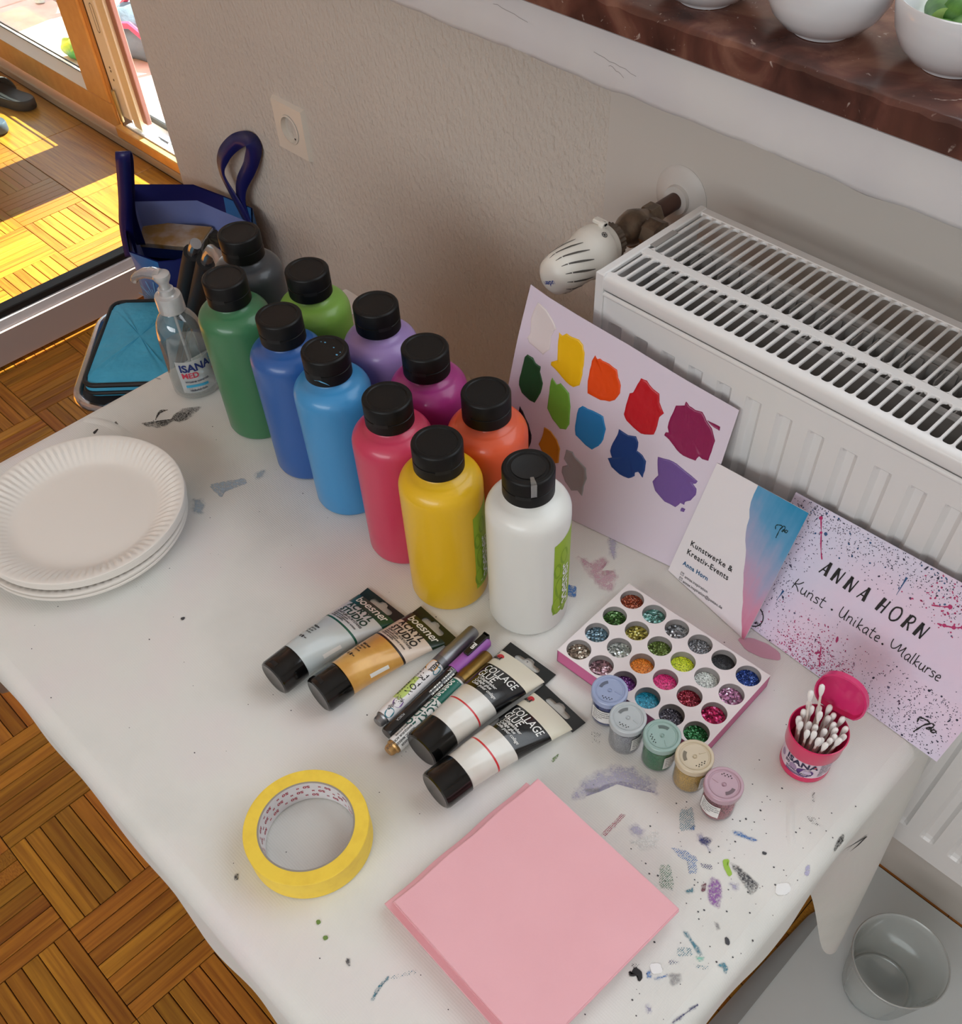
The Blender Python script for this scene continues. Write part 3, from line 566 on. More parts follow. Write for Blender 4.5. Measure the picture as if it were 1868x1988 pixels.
# rounded front lip of the top cover
g = G(); prof = [(.0040, .2225), (.0012, .2235), (0, .226), (0, .2335), (.0008, .2362), (.0030, .238), (.0095, .2382), (.0095, .2370)]
for x in (RX + .004, RE): pass
v = [(x - RX, y, z - RB) for x in (RX + .004, RE) for y, z in prof]; m = len(prof)
g.add(v, [(i, i + 1, m + i + 1, m + i) for i in range(m - 1)]); g.obj('cover_lip', M_rad, rad, 60)
Q(RX + .006, RE, .674, .684, .2358, .2382, .0006).obj('cover_strip', M_rad, rad, 0)
Q(RX + .004, RE, .766, .777, .2340, .2385, .0012).obj('cover_strip', M_rad, rad, 0)
def bar(L_):
    g = G(); w0, w1, n = .00547, .0015, 4; st = []
    for i in range(n + 1):
        a = PI / 2 * i / n; st.append((.0032 * math.sin(a) if i else 0, w1 + (w0 - w1) * (1 - math.sin(a)) if i else w0))
    st = [(0, w0), (.0006, w1 + .0019), (.0016, w1 + .0008), (.0034, w1)]
    st = st + [(L_ - a, b) for a, b in reversed(st)]
    v = []
    for y, w in st: v += [(-w, y, 0), (-w * .7, y, .0010), (w * .7, y, .0010), (w, y, 0), (w * .8, y, -.0018), (-w * .8, y, -.0018)]
    f = [(i * 6 + k, i * 6 + (k + 1) % 6, (i + 1) * 6 + (k + 1) % 6, (i + 1) * 6 + k) for i in range(len(st) - 1) for k in range(6)]
    return g.add(v, f)
b1 = bar(.0445).mesh('bar', 40); b2 = bar(.082).mesh('bar', 40); b1.materials.append(M_rad); b2.materials.append(M_rad)
farb = G(); x = -.496 + .01094 * .5
while x < RE - .01:
    for me, y, L_ in ((b1, .6297, .0445), (b2, .684, .082)):
        if x < .0:
            o = bpy.data.objects.new('grille_bar', me); COL.objects.link(o); o.parent = rad; o.location = (x - RX, y - RY, .2370 - RB)
        else: farb.box(x - RX - .0018, x - RX + .0018, y - RY, y - RY + L_, .2355 - RB, .238 - RB)
    x += .01094
G().add([(x - RX, y, z - RB) for x in (RX + .008, RE - .008) for y, z in ((.0022, .2215), (.0006, .2205), (.0000, .2188), (.0006, .2170), (.0022, .2158))], [(k, k + 1, 6 + k, 5 + k) for k in range(4)]).obj('panel_bead', M_rad, rad, 60)
farb.obj('grille_field', M_rad, rad, 0, kind='stuff')
# end cover
g = Q(RX, RX + .0016, .622, .777, RB + .01, .2385, .0006)
g.box(0, .0098, -.0006, .0045, .012, .5040, b=.0006); g.box(0, .0090, -.0002, .157, .4990, .5042, b=.0012)
g.obj('end_cover', M_rad, rad, 0)
Q(-.4965, -.490, .688, .722, .2384, .2392).obj('clip', mat('clip_grey', (150, 146, 142), .4), rad, 0)
for y in (.632, .690, .752): Q(RX + .01, RE - .01, y, y + .009, RB + .02, .214, .002).obj('water_panel', M_radin, rad, 0)
g = G(); x = RX + .012
while x < RE - .01:
    for y0, y1 in ((.643, .660), (.701, .722), (.730, .750)):
        g.box(x - RX, x - RX + .0012, y0 - RY, y1 - RY, RB + .06 - RB, .209 - RB)
        g.box(x - RX, x - RX + .0120, y1 - RY - .0012, y1 - RY, RB + .06 - RB, .209 - RB)
    x += .0165
g.obj('convector_fin', M_radin, rad, 0, kind='stuff')
# valve, thermostat head and supply pipe (axis along y)
VX, VZ = -.583, .186
def ax(y): return Matrix.Translation((VX - RX, y - RY, VZ - RB)) @ Matrix.Rotation(PI / 2, 4, 'X')   # lathe z -> -y
M_brass = mat('dull_nickel', (140, 122, 104), .35, .8, noise=(60, (110, 96, 84), .4, .6)); M_pipe = mat('brown_pipe', (84, 56, 46), .45, .3)
M_head = mat('thermostat_white', (226, 222, 212), .35)
G().lathe([(0, 0), (.034, 0), (.0345, .002), (.031, .005), (.020, .0075), (.0165, .0085), (.0155, .013), (.0, .013)], 40, ax(Wy)).obj('rosette', mat('rosette_white', (208, 202, 196), .5), rad)
G().lathe([(.0092, 0), (.0092, .050)], 24, ax(Wy - .008)).obj('pipe', M_pipe, rad)
G().lathe([(0, 0), (.0125, 0), (.0135, .002), (.0135, .016), (.0125, .018), (0, .018)], 6, ax(Wy - .046)).obj('nut', M_brass, rad, 20)
g = G().lathe([(.0115, 0), (.0125, .006), (.016, .014), (.0185, .022), (.0165, .034), (.013, .042), (.0125, .052)], 20, ax(Wy - .060))
g.lathe([(0.013, 0), (.0125, .016), (.0165, .018), (.0165, .034), (.012, .036), (.011, .062)], 8, Matrix.Translation((VX - RX, .777 - RY, VZ - RB)) @ Matrix.Rotation(PI / 2, 4, 'Y'))
g.lathe([(0.0, -.020), (.012, -.020), (.0135, -.012), (.0135, .010), (.010, .014), (0, .014)], 8, Matrix.Translation((VX - RX, .777 - RY, VZ - RB)) @ Matrix.Rotation(.3, 4, 'Y'))
g.obj('valve_body', M_brass, rad, 30)
g = G().lathe([(0.0165, 0), (.0175, .001), (.0175, .014), (.0165, .015)], 48, ax(.742), rad=lambda a, r, z: (r + (.0012 if int(a / (2 * PI) * 24 * 2 + .01) % 2 else 0), z))
g.obj('valve_collar', mat('collar_grey', (118, 106, 94), .45, .4), rad, 25)
head = G().lathe([(.0, 0), (.0225, 0), (.0235, .002), (.0235, .009), (.0255, .0095), (.0268, .013), (.0268, .022), (.0255, .030), (.0235, .036), (.0225, .046), (.0222, .062), (.0212, .073), (.0185, .081), (.013, .086), (.006, .088), (0, .0885)], 56, ax(.728))
ho = head.obj('thermostat_head', M_head, rad, 35)
g = G()
for k in range(14):                                                      # curved vent slots round the head
    a0 = 2 * PI * k / 14
    st = []
    for t in range(9):
        u = t / 8; zz = .040 + .040 * u; a = a0 + .55 * u
        r_ = (.0227 if zz < .06 else .0222 - .0009 * (zz - .06) / .013 if zz < .073 else .0213 - .0035 * (zz - .073) / .009) + .00025
        st.append((a, r_, zz))
    v = []
    for i, (a, r_, zz) in enumerate(st):
        w = .052 * math.sin(PI * (.08 + .84 * i / 8)) / (r_ / .022)
        for s in (-w, w): v.append(ax(.728) @ Vector((r_ * math.cos(a + s), r_ * math.sin(a + s), zz)))
    g.add(v, [(2 * i, 2 * i + 1, 2 * i + 3, 2 * i + 2) for i in range(8)])
g.obj('vent_slot', mat('vent_dark', (84, 80, 74), .7), ho, 0)
tip = Matrix.Translation((VX - RX, .6402 - RY - .0004, VZ - RB)) @ Matrix.Rotation(PI / 2, 4, 'X')
M_navy = mat('navy_print', (38, 60, 140), .5)
g = G(); lettering(g, 'Buderus', .0078, lambda a, b: tip @ Matrix.Rotation(R(205), 4, 'Z') @ Vector((a, b + .001, .0006 + -.9 * (a * a + b * b) / .04)), bold=.02, align='CENTER')
g.obj('lettering', M_navy, ho, 0)
g = G()
for k in range(6):
    a = PI * k / 3
    def cylf(a_, b_): th_ = R(62) + a_ / .0268; return ax(.728) @ Vector((.02705 * math.cos(th_), .02705 * math.sin(th_), .018 + b_))
    ribbon(g, [(0, 0), (.0034 * math.cos(a), .0034 * math.sin(a))], .0007, cylf)
    for s in (-.5, .5): ribbon(g, [(.0019 * math.cos(a), .0019 * math.sin(a)), (.0034 * math.cos(a + s), .0034 * math.sin(a + s))], .0005, cylf)
g.obj('snowflake_mark', mat('print_black', (24, 22, 22), .6), ho, 0)
G().lathe([(0, 0), (.004, .0), (.0045, .003), (.004, .006), (0, .006)], 12, Matrix.Translation((VX - RX, .718 - RY, VZ - RB + .0265)) @ Matrix.Rotation(PI / 2, 4, 'Y')).box(VX - RX - .010, VX - RX + .006, .716 - RY, .724 - RY, VZ - RB + .0255, VZ - RB + .0300, b=.001).obj('locking_clip', M_head, ho)

# ------------------------------------------------------------------ wall socket
M_sock = mat('socket_cream', (224, 216, 204), .35)
so = thing('wall_socket', 'cream square single wall socket on the textured wall above the bag', 'socket', (-1.333, Wy, .0218), 0)
vv, ff = filled([[(-.0405, -.0405), (.0405, -.0405), (.0405, .0405), (-.0405, .0405)], list(reversed(circle(0, 0, .0225, 40)))], .007)
XZ = Matrix.Rotation(PI / 2, 4, 'X')
def frame_shape(x, y, z):   # bevelled towards the room
    k = 1 - .07 * (1 if z > 0 and max(abs(x), abs(y)) > .03 else 0); return tuple(XZ @ Vector((x * k, y * k, z + .0035)))
G().add(vv, ff).map(frame_shape).obj('frame', M_sock, so, 20)
g = G().lathe([(.0225, .0075), (.0222, .0085), (.0198, .0090), (.0195, .0080), (.0192, -.006)], 40, XZ); g.lathe([(.0193, -.006), (0, -.0061)], 40, XZ)
g.obj('insert', M_sock, so, 40)
g = G()
for x in (-.0095, .0095): g.prism(circle(x, 0, .0027, 14), -.0058, -.0054, XZ)
g.obj('contact_hole', mat('hole_dark', (46, 40, 36), .8), so, 0)
g = G()
for z in (-.0188, .0188): g.box(-.002, .002, .0000, .006, min(z, z * .86), max(z, z * .86))
g.obj('earth_clip', M_chrome, so, 0)

# ------------------------------------------------------------------ table and tablecloth
X0, X1, Y0, Y1, RR = -1.0, -.045, .018, .612, .017
tb = thing('folding_table', 'rectangular table hidden under the white paint-stained cloth', 'table', (-.52, .31, FZ))
M_wood = mat('table_wood', (178, 120, 64), .5)
G().box(X0 + .004 + .52, X1 - .004 + .52, Y0 + .004 - .31, Y1 - .004 - .31, -FZ - .027, -FZ - .0045, b=.004).obj('tabletop', M_wood, tb, 0)
for x in (X0 + .07, X1 - .07):
    for y in (Y0 + .07, Y1 - .07): G().box(x + .52 - .02, x + .52 + .02, y - .31 - .02, y - .31 + .02, 0, -FZ - .027, b=.003).obj('leg', M_wood, tb, 0)

def cloth_material():
    m = bpy.data.materials.new('white_cloth'); m.use_nodes = True; N = m.node_tree.nodes; L = m.node_tree.links; b = N['Principled BSDF']
    tc = N.new('ShaderNodeTexCoord')
    n = N.new('ShaderNodeTexNoise'); n.inputs['Scale'].default_value = 7; n.inputs['Detail'].default_value = 5; L.new(tc.outputs['Object'], n.inputs['Vector'])
    r = N.new('ShaderNodeValToRGB'); e = r.color_ramp.elements; e[0].position = .28; e[0].color = lin((214, 214, 208)); e[1].position = .7; e[1].color = lin((228, 220, 218)); k = e.new(.5); k.color = lin((226, 225, 219))
    L.new(n.outputs['Fac'], r.inputs['Fac']); L.new(r.outputs['Color'], b.inputs['Base Color'])
    b.inputs['Roughness'].default_value = .75; b.inputs['Sheen Weight'].default_value = .1
    w1 = N.new('ShaderNodeTexWave'); w1.bands_direction = 'X'; w1.inputs['Scale'].default_value = 230; w1.inputs['Distortion'].default_value = .8
    w2 = N.new('ShaderNodeTexWave'); w2.bands_direction = 'Y'; w2.inputs['Scale'].default_value = 150; w2.inputs['Distortion'].default_value = .8
    for w in (w1, w2): L.new(tc.outputs['Object'], w.inputs['Vector'])
    a = N.new('ShaderNodeMath'); L.new(w1.outputs['Fac'], a.inputs[0]); L.new(w2.outputs['Fac'], a.inputs[1])
    n2 = N.new('ShaderNodeTexNoise'); n2.inputs['Scale'].default_value = 22; L.new(tc.outputs['Object'], n2.inputs['Vector'])
    a2 = N.new('ShaderNodeMath'); a2.operation = 'MULTIPLY_ADD'; a2.inputs[1].default_value = 3.0; L.new(n2.outputs['Fac'], a2.inputs[0]); L.new(a.outputs[0], a2.inputs[2])
    bp = N.new('ShaderNodeBump'); bp.inputs['Strength'].default_value = .18; bp.inputs['Distance'].default_value = .0004; L.new(a2.outputs[0], bp.inputs['Height']); L.new(bp.outputs['Normal'], b.inputs['Normal'])
    return m
M_cloth = cloth_material()
def interp(t, tab):
    if t <= tab[0][0]: return tab[0][1]
    for (a, p), (b, q) in zip(tab, tab[1:]):
        if t <= b: u = (t - a) / (b - a); u = u * u * (3 - 2 * u); return p + (q - p) * u
    return tab[-1][1]
def drop(x, y, nx, ny):
    """hem depth and outward bulge of the cloth at a point of the table's rim"""
    if nx > .5:  return interp(y, [(.2, .035), (.28, .055), (.34, .085), (.42, .13), (.47, .19), (.50, .26), (.545, .47), (.60, .50)]), interp(y, [(.40, .002), (.46, -.013), (.50, -.010), (.535, .03), (.575, .048), (.612, .02)])
    if nx < -.5: return .36, .012 + .010 * math.sin(y * 22)
    if ny < -.5: return interp(x, [(-1.0, .36), (-.93, .06), (-.80, .03), (-.62, .05), (-.50, .13), (-.40, .17), (-.25, .16), (-.05, .05)]), interp(x, [(-.7, .001), (-.48, .002), (-.42, .006), (-.36, .002), (-.30, .005), (-.1, .002)])
    return interp(x, [(-1, .3), (-.95, .12), (-.6, .05), (-.1, .05), (-.045, .45)]), .002
per = []
def side(x0, y0, x1, y1, nx, ny, n):
    for i in range(n): t = i / n; per.append((x0 + (x1 - x0) * t, y0 + (y1 - y0) * t, nx, ny))
CRn = .026
def arc(cx, cy, a0, n=6):
    for i in range(n): a = a0 + PI / 2 * i / n; per.append((cx + CRn * math.cos(a), cy + CRn * math.sin(a), math.cos(a), math.sin(a)))
side(X0 + CRn, Y0, X1 - CRn, Y0, 0, -1, 120); arc(X1 - CRn, Y0 + CRn, -PI / 2); side(X1, Y0 + CRn, X1, Y1 - CRn, 1, 0, 90); arc(X1 - CRn, Y1 - CRn, 0)
side(X1 - CRn, Y1, X0 + CRn, Y1, 0, 1, 120); arc(X0 + CRn, Y1 - CRn, PI / 2); side(X0, Y1 - CRn, X0, Y0 + CRn, -1, 0, 60); arc(X0 + CRn, Y0 + CRn, PI)
g = G(); rows = []; NP = len(per)
dz = [drop(*p) for p in per]
for _ in range(3): dz = [tuple(sum(dz[(i + k) % NP][c] for k in (-2, -1, 0, 1, 2)) / 5 for c in (0, 1)) for i in range(NP)]
v = []
for k in range(5):                                                     # rounded rim
    a = PI / 2 * k / 4
    for x, y, nx, ny in per: q = RR * (1 - math.sin(a)); v.append((x - nx * q, y - ny * q, -RR * (1 - math.cos(a))))
ND = 10
for k in range(1, ND + 1):
    t = k / ND
    for (x, y, nx, ny), (d, b) in zip(per, dz):
        wv = .0010 * math.sin(x * 57 + y * 49) * t
        q = b * (t ** .8) + wv * (0 if ny > .5 else 1)
        yy = y + ny * q; yy = min(yy, .6175)
        v.append((x + nx * q, yy, -RR - max(d - RR, .004) * t))
nr = 5 + ND
g.add(v, [(j * NP + (i + 1) % NP, j * NP + i, (j + 1) * NP + i, (j + 1) * NP + (i + 1) % NP) for j in range(nr - 1) for i in range(NP)])
NC = 12; ccx, ccy = (X0 + X1) / 2, (Y0 + Y1) / 2; ring0 = v[:NP]
tv = list(ring0)
for k in range(1, NC): tv += [(ccx + (x - ccx) * (1 - k / NC), ccy + (y - ccy) * (1 - k / NC), 0) for x, y, z in ring0]
tv.append((ccx, ccy, 0))
g.add(tv, [(j * NP + i, j * NP + (i + 1) % NP, (j + 1) * NP + (i + 1) % NP, (j + 1) * NP + i) for j in range(NC - 1) for i in range(NP)] + [((NC - 1) * NP + i, (NC - 1) * NP + (i + 1) % NP, NC * NP) for i in range(NP)])
cloth = g.obj('tablecloth', M_cloth, None, 80)
cloth.location = (0, 0, 0)
tag(cloth, 'white cloth spread over the table, spotted and smeared with dried paint', 'tablecloth')
G().box(-.965, -.915, .60, .655, -.006, -.001, b=.002).obj('cloth_fold', M_cloth, cloth, 0)
def on_cloth(x, y, h):
    z = 0
    for d in (x - (X1 - RR), y - (Y1 - RR), (X0 + RR) - x, (Y0 + RR) - y):
        if d > 0: d = min(d, RR * .97); z = min(z, -(RR - math.sqrt(RR * RR - d * d)))
    return (x, y, z + h)
# soft creases: shallow raised folds
def crease(pts, w=.004, h=.0011):
    g = G(); pts = smoothline(pts, 5); v = []; k = len(pts)
    for i, p in enumerate(pts):
        a = pts[max(i - 1, 0)]; b = pts[min(i + 1, k - 1)]; dx, dy = b[0] - a[0], b[1] - a[1]; l = math.hypot(dx, dy) or 1; e = math.sin(PI * i / (k - 1)) ** .5
        for s, q in ((-1, -.0002), (-.4, .6), (0, 1), (.4, .6), (1, -.0002)): v.append(on_cloth(p[0] - dy / l * w * s, p[1] + dx / l * w * s, h * q * e if q > 0 else -.0002))
    g.add(v, [(i * 5 + j, (i + 1) * 5 + j, (i + 1) * 5 + j + 1, i * 5 + j + 1) for i in range(k - 1) for j in range(4)])
    g.obj('crease', M_cloth, cloth, 80)
crease([(-.985, .27), (-.955, .285), (-.92, .29)], .006, .002)
crease([(-.10, .43), (-.087, .41), (-.075, .395)], .004, .0018)

COLS = dict(black=(28, 28, 28), charcoal=(66, 66, 70), grey=(150, 148, 150), pink=(214, 160, 180), lavender=(186, 182, 214), white=(242, 242, 240), crimson=(170, 40, 84),
            teal=(60, 130, 150), blue=(52, 120, 190), navy=(46, 50, 110), lime=(160, 200, 70), purple=(150, 90, 170), maroon=(110, 50, 70), green=(70, 130, 100),
            mint=(140, 210, 190), olive=(110, 140, 70), paleblue=(176, 194, 210), cyan=(40, 140, 180))
def stain_mat(col, style):
    name = 'stain_%s_%s' % (col, style)
    if name in MATS: return MATS[name]
    m = bpy.data.materials.new(name); m.use_nodes = True; N = m.node_tree.nodes; L = m.node_tree.links; b = N['Principled BSDF']
    b.inputs['Base Color'].default_value = lin(COLS[col]); b.inputs['Roughness'].default_value = .6
    tc = N.new('ShaderNodeTexCoord')
    at = N.new('ShaderNodeAttribute'); at.attribute_name = 'core'
    def mr(src, a0, a1, b0=0.0, b1=1.0):
        r = N.new('ShaderNodeMapRange'); r.inputs['From Min'].default_value = a0; r.inputs['From Max'].default_value = a1; r.inputs['To Min'].default_value = b0; r.inputs['To Max'].default_value = b1
        L.new(src, r.inputs['Value']); return r.outputs[0]
    def nz(sc, rough=.65):
        n = N.new('ShaderNodeTexNoise'); n.inputs['Scale'].default_value = sc; n.inputs['Detail'].default_value = 6; n.inputs['Roughness'].default_value = rough; L.new(tc.outputs['Object'], n.inputs['Vector']); return n.outputs['Fac']
    def mth(op, p, q):
        k = N.new('ShaderNodeMath'); k.operation = op
        for i_, w in enumerate((p, q)):
            if isinstance(w, (int, float)): k.inputs[i_].default_value = w
            else: L.new(w, k.inputs[i_])
        return k.outputs[0]
    soft = mth('ADD', mth('MULTIPLY', at.outputs['Fac'], .55), nz(95))
    if style == 'weave':
        vo = N.new('ShaderNodeTexVoronoi'); vo.inputs['Scale'].default_value = 700; vo.inputs['Randomness'].default_value = .25; L.new(tc.outputs['Object'], vo.inputs['Vector'])
        al = mth('MULTIPLY', mr(vo.outputs['Distance'], .40, .26), mr(soft, .72, .84))
    elif style == 'smear':
        pale = col in ('lavender', 'paleblue', 'white', 'pink', 'grey')
        al = mth('MULTIPLY', mr(soft, .66, 1.0), mr(nz(620, .8), .42, .56, .30 if pale else .12, .62 if pale else .92))
    elif style == 'thin': al = mth('MULTIPLY', mr(soft, .55, .8), mr(nz(500, .8), .42, .54, .1, .9))
    else: al = mr(soft, .40, .5, 0, .95)
    L.new(al, b.inputs['Alpha'])
    MATS[name] = m; return m
for i, (col, style, p) in enumerate(STAINS):
    q = []
    for a, b_ in zip(p, p[1:] + p[:1]):
        for t in (0, .5): q.append((a[0] + (b_[0] - a[0]) * t, a[1] + (b_[1] - a[1]) * t))
    p = chaikin(q, 1); n = len(p); cx = sum(a for a, b_ in p) / n; cy = sum(b_ for a, b_ in p) / n
    ar = sum(p[k][0] * p[(k + 1) % n][1] - p[(k + 1) % n][0] * p[k][1] for k in range(n))
    if ar < 0: p = p[::-1]
    def off(k, d):
        a, b_ = p[k - 1], p[(k + 1) % n]; dx, dy = b_[0] - a[0], b_[1] - a[1]; l = math.hypot(dx, dy) or 1; return (p[k][0] + dy / l * d, p[k][1] - dx / l * d)
    e = (.0040 if col in ('lavender', 'pink', 'paleblue', 'white') else .0016) if style == 'smear' else .0009
    h = .00030 + .000006 * i
    v = [on_cloth(*off(k, e), h) for k in range(n)] + [on_cloth(*off(k, -e * .4), h) for k in range(n)] + [on_cloth(cx + (p[k][0] - cx) * .5, cy + (p[k][1] - cy) * .5, h) for k in range(n)] + [on_cloth(cx, cy, h)]
    g = G().add(v, [(r_ * n + k, r_ * n + (k + 1) % n, (r_ + 1) * n + (k + 1) % n, (r_ + 1) * n + k) for r_ in range(2) for k in range(n)] + [(2 * n + k, 2 * n + (k + 1) % n, 3 * n) for k in range(n)])
    o = g.obj('paint_stain', stain_mat(col, style), cloth, 0); ca = o.data.attributes.new('core', 'FLOAT', 'POINT')
    for k in range(3 * n + 1): ca.data[k].value = 0 if k < n else (.62 if k < 2 * n else 1.0)
# scattered tiny flecks
g = G()
for _ in range(150):
    x, y = random.uniform(-.97, -.07), random.uniform(.04, .59); r_ = random.uniform(.0003, .0009)
    g.add([on_cloth(x + r_ * math.cos(a), y + r_ * math.sin(a) * .8, .00028) for a in (0, 1.2, 2.4, 3.6, 4.9)], [(0, 1, 2, 3, 4)])
for _ in range(120):
    x, y = random.gauss(-.10, .035), random.gauss(.33, .06); r_ = random.uniform(.0003, .0011)
    if x > -.052: continue
    g.add([on_cloth(x + r_ * math.cos(a), y + r_ * math.sin(a) * .8, .00028) for a in (0, 1.2, 2.4, 3.6, 4.9)], [(0, 1, 2, 3, 4)])
g.obj('paint_fleck', mat('fleck_grey', COLS['charcoal'], .6), cloth, 0, kind='stuff')
def sidef(y, z):
    d, b_ = drop(X1, y, 1, 0); t = max(0, min(1, (-z - RR) / max(d - RR, .01))); return (X1 + b_ * t ** .8 + .003, y, z)
g = G(); ribbon(g, [(.488, -.112), (.500, -.118), (.512, -.110)], .0024, sidef); ribbon(g, [(.512, -.110), (.509, -.128), (.500, -.145), (.508, -.160)], .0014, sidef)
g.obj('paint_stain', mat('stain_ink', COLS['black'], .6), cloth, 0)

# ------------------------------------------------------------------ floor at the right: plastic sheet and clear bucket
ds = G().grid(lambda u, v_: (-.055 + 1.75 * u - .012 * (1 - v_) * (1 - u), .20 + .65 * v_, FZ + .0035 + .0012 * math.sin(9 * u + 5 * v_) + .001 * math.sin(23 * v_)), 30, 20)
ds.add([(p[0], p[1], FZ + .0008) for p in ds.v], [tuple(reversed(f)) for f in ds.f])
ds = tag(ds.obj('floor_sheet', mat('pale_sheet', (226, 229, 228), .6, noise=(5, (214, 218, 217), .3, .7)), None, 60), 'pale grey protective sheet lying on the floor under the radiator', 'sheet')
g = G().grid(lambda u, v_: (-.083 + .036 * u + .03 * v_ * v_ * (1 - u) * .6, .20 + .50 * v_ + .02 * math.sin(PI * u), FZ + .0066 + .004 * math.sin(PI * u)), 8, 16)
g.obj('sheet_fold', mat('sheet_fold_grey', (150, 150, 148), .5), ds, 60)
bk = thing('clear_bucket', 'clear ribbed plastic cup standing on the floor below the table corner', 'cup', (.067, .680, FZ + .0055))
M_cup = clear('cup_plastic', (244, 248, 246), .10, .08, body=.42, bodycol=(236, 240, 238))
prof = [(0, .001), (.046, .001), (.050, .004)]
for k in range(12): prof += [(.0502 + .0011 * k, .010 + .0085 * k), (.0518 + .0011 * k, .0142 + .0085 * k)]
prof += [(.0640, .1165), (.0652, .1185), (.0660, .1200), (.0652, .1212), (.0636, .1195)]
G().lathe(prof, 56).obj('wall', M_cup, bk, 60)
G().lathe([(0, .0015), (.044, .0018), (.0465, .006), (.0445, .0065), (.042, .0035), (0, .003)], 48).obj('base', clear('cup_base', (230, 234, 232), .15, .1, body=.45, bodycol=(232, 236, 234)), bk, 60)
g = G().tube([(.0652 * math.cos(2 * PI * k / 64), .0652 * math.sin(2 * PI * k / 64), .120) for k in range(64)], .0014, 8, closed=True)
g.obj('rim', clear('cup_rim', (240, 244, 242), .2, .08, body=.5, bodycol=(240, 242, 240)), bk, 60)

# ------------------------------------------------------------------ paint bottles
def plastic(name, c, rough=.36, coat=.25): return mat(name, c, rough, coat=coat, spec=.4, sss=.0)
CAPM = mat('cap_black', (13, 12, 12), .45, spec=.28, bump=(700, .12, .0002))
def bottle_mesh():
    rb = .0384
    pr = [(0, .0012), (.030, .0012), (.0325, 0), (.0350, .0002), (.0372, .0018), (rb, .0050)] + [(rb, .005 + .0260 * k) for k in (1, 2, 3, 4, 5)]
    for k in range(1, 9):
        a = PI / 2 * k / 8 * .98; pr.append((rb - .0150 * (1 - math.cos(a)), .1385 + .0165 * math.sin(a)))
    pr += [(.0218, .1568), (.0205, .1575), (.0198, .1590), (.0198, .165)]
    return G().lathe(pr, 64)
def cap_mesh():
    r = .0229
    return G().lathe([(.0200, .1606), (r - .0006, .1606), (r, .1613), (r, .1720), (r - .0007, .1724), (r - .0007, .1733), (r, .1737), (r, .1862), (r - .0005, .1873), (r - .0016, .1881), (.0186, .1882), (.0180, .1878), (.0176, .1873), (.0, .1872)], 64)
bmesh_, cmesh_ = bottle_mesh().mesh('bottle_body', 40), cap_mesh().mesh('cap', 30)
notch = G().add([( .0231 * math.cos(a), .0231 * math.sin(a), z) for z in (.1700, .1738) for a in [(-.30 + .6 * k / 8) for k in range(9)]], [(k, k + 1, k + 10, k + 9) for k in range(8)])
notch_m = notch.mesh('notch', 0)
BOT = [('black', -.8855, .4761, (66, 68, 72), 'tall paint bottle with dark grey paint, farthest from the camera, black cap', -60),
       ('dark_green', -.8280, .4160, (64, 118, 80), 'tall bottle of dark green paint beside the clear pump bottle', -60),
       ('lime', -.7762, .4827, (128, 172, 72), 'tall bottle of lime green paint in the back row', -35),
       ('blue', -.7342, .4145, (46, 92, 158), 'tall bottle of deep blue paint between the green and sky blue ones', -58),
       ('sky_blue', -.6580, .4110, (64, 142, 196), 'tall bottle of sky blue paint with blue drips on its black cap', -70),
       ('lilac', -.6782, .4918, (160, 134, 190), 'tall bottle of pale lilac paint in the back row', -20),
       ('magenta', -.5916, .4785, (162, 50, 124), 'tall bottle of magenta paint behind the pinkish red one', -60),
       ('red', -.5631, .4060, (198, 60, 90), 'tall bottle of pinkish red paint beside the yellow one', -60),
       ('orange', -.5028, .4718, (222, 92, 56), 'tall bottle of orange paint in front of the colour sample sheet', -100),
       ('yellow', -.4867, .3964, (226, 180, 30), 'tall bottle of yellow paint with a green label on its right side', -32),
       ('white', -.4082, .4283, (226, 226, 220), 'tall bottle of white paint with a green label, nearest the glitter box', -58)]
M_greenlabel = mat('label_green', (150, 182, 40), .45); M_greenlabel2 = mat('label_green_dark', (124, 160, 14), .45)
M_print_white = mat('print_white', (244, 244, 240), .5); M_print_black = mat('print_black', (24, 22, 22), .6)
bot = {}
for nm, x, y, c, lab, naz in BOT:
    t = thing('paint_bottle', lab, 'bottle', (x, y, .0008), 0, 'bottles of acrylic paint')
    o = bpy.data.objects.new('bottle_body', bmesh_.copy()); o.data.materials.append(plastic('paint_' + nm, c)); COL.objects.link(o); o.parent = t
    o = bpy.data.objects.new('cap', cmesh_); COL.objects.link(o); o.parent = t
    if not cmesh_.materials: cmesh_.materials.append(CAPM); notch_m.materials.append(mat('notch_black', (8, 8, 8), .6))
    q = bpy.data.objects.new('thumb_notch', notch_m); COL.objects.link(q); q.parent = o; q.rotation_euler = (0, 0, R(naz))
    bot[nm] = (t, o)
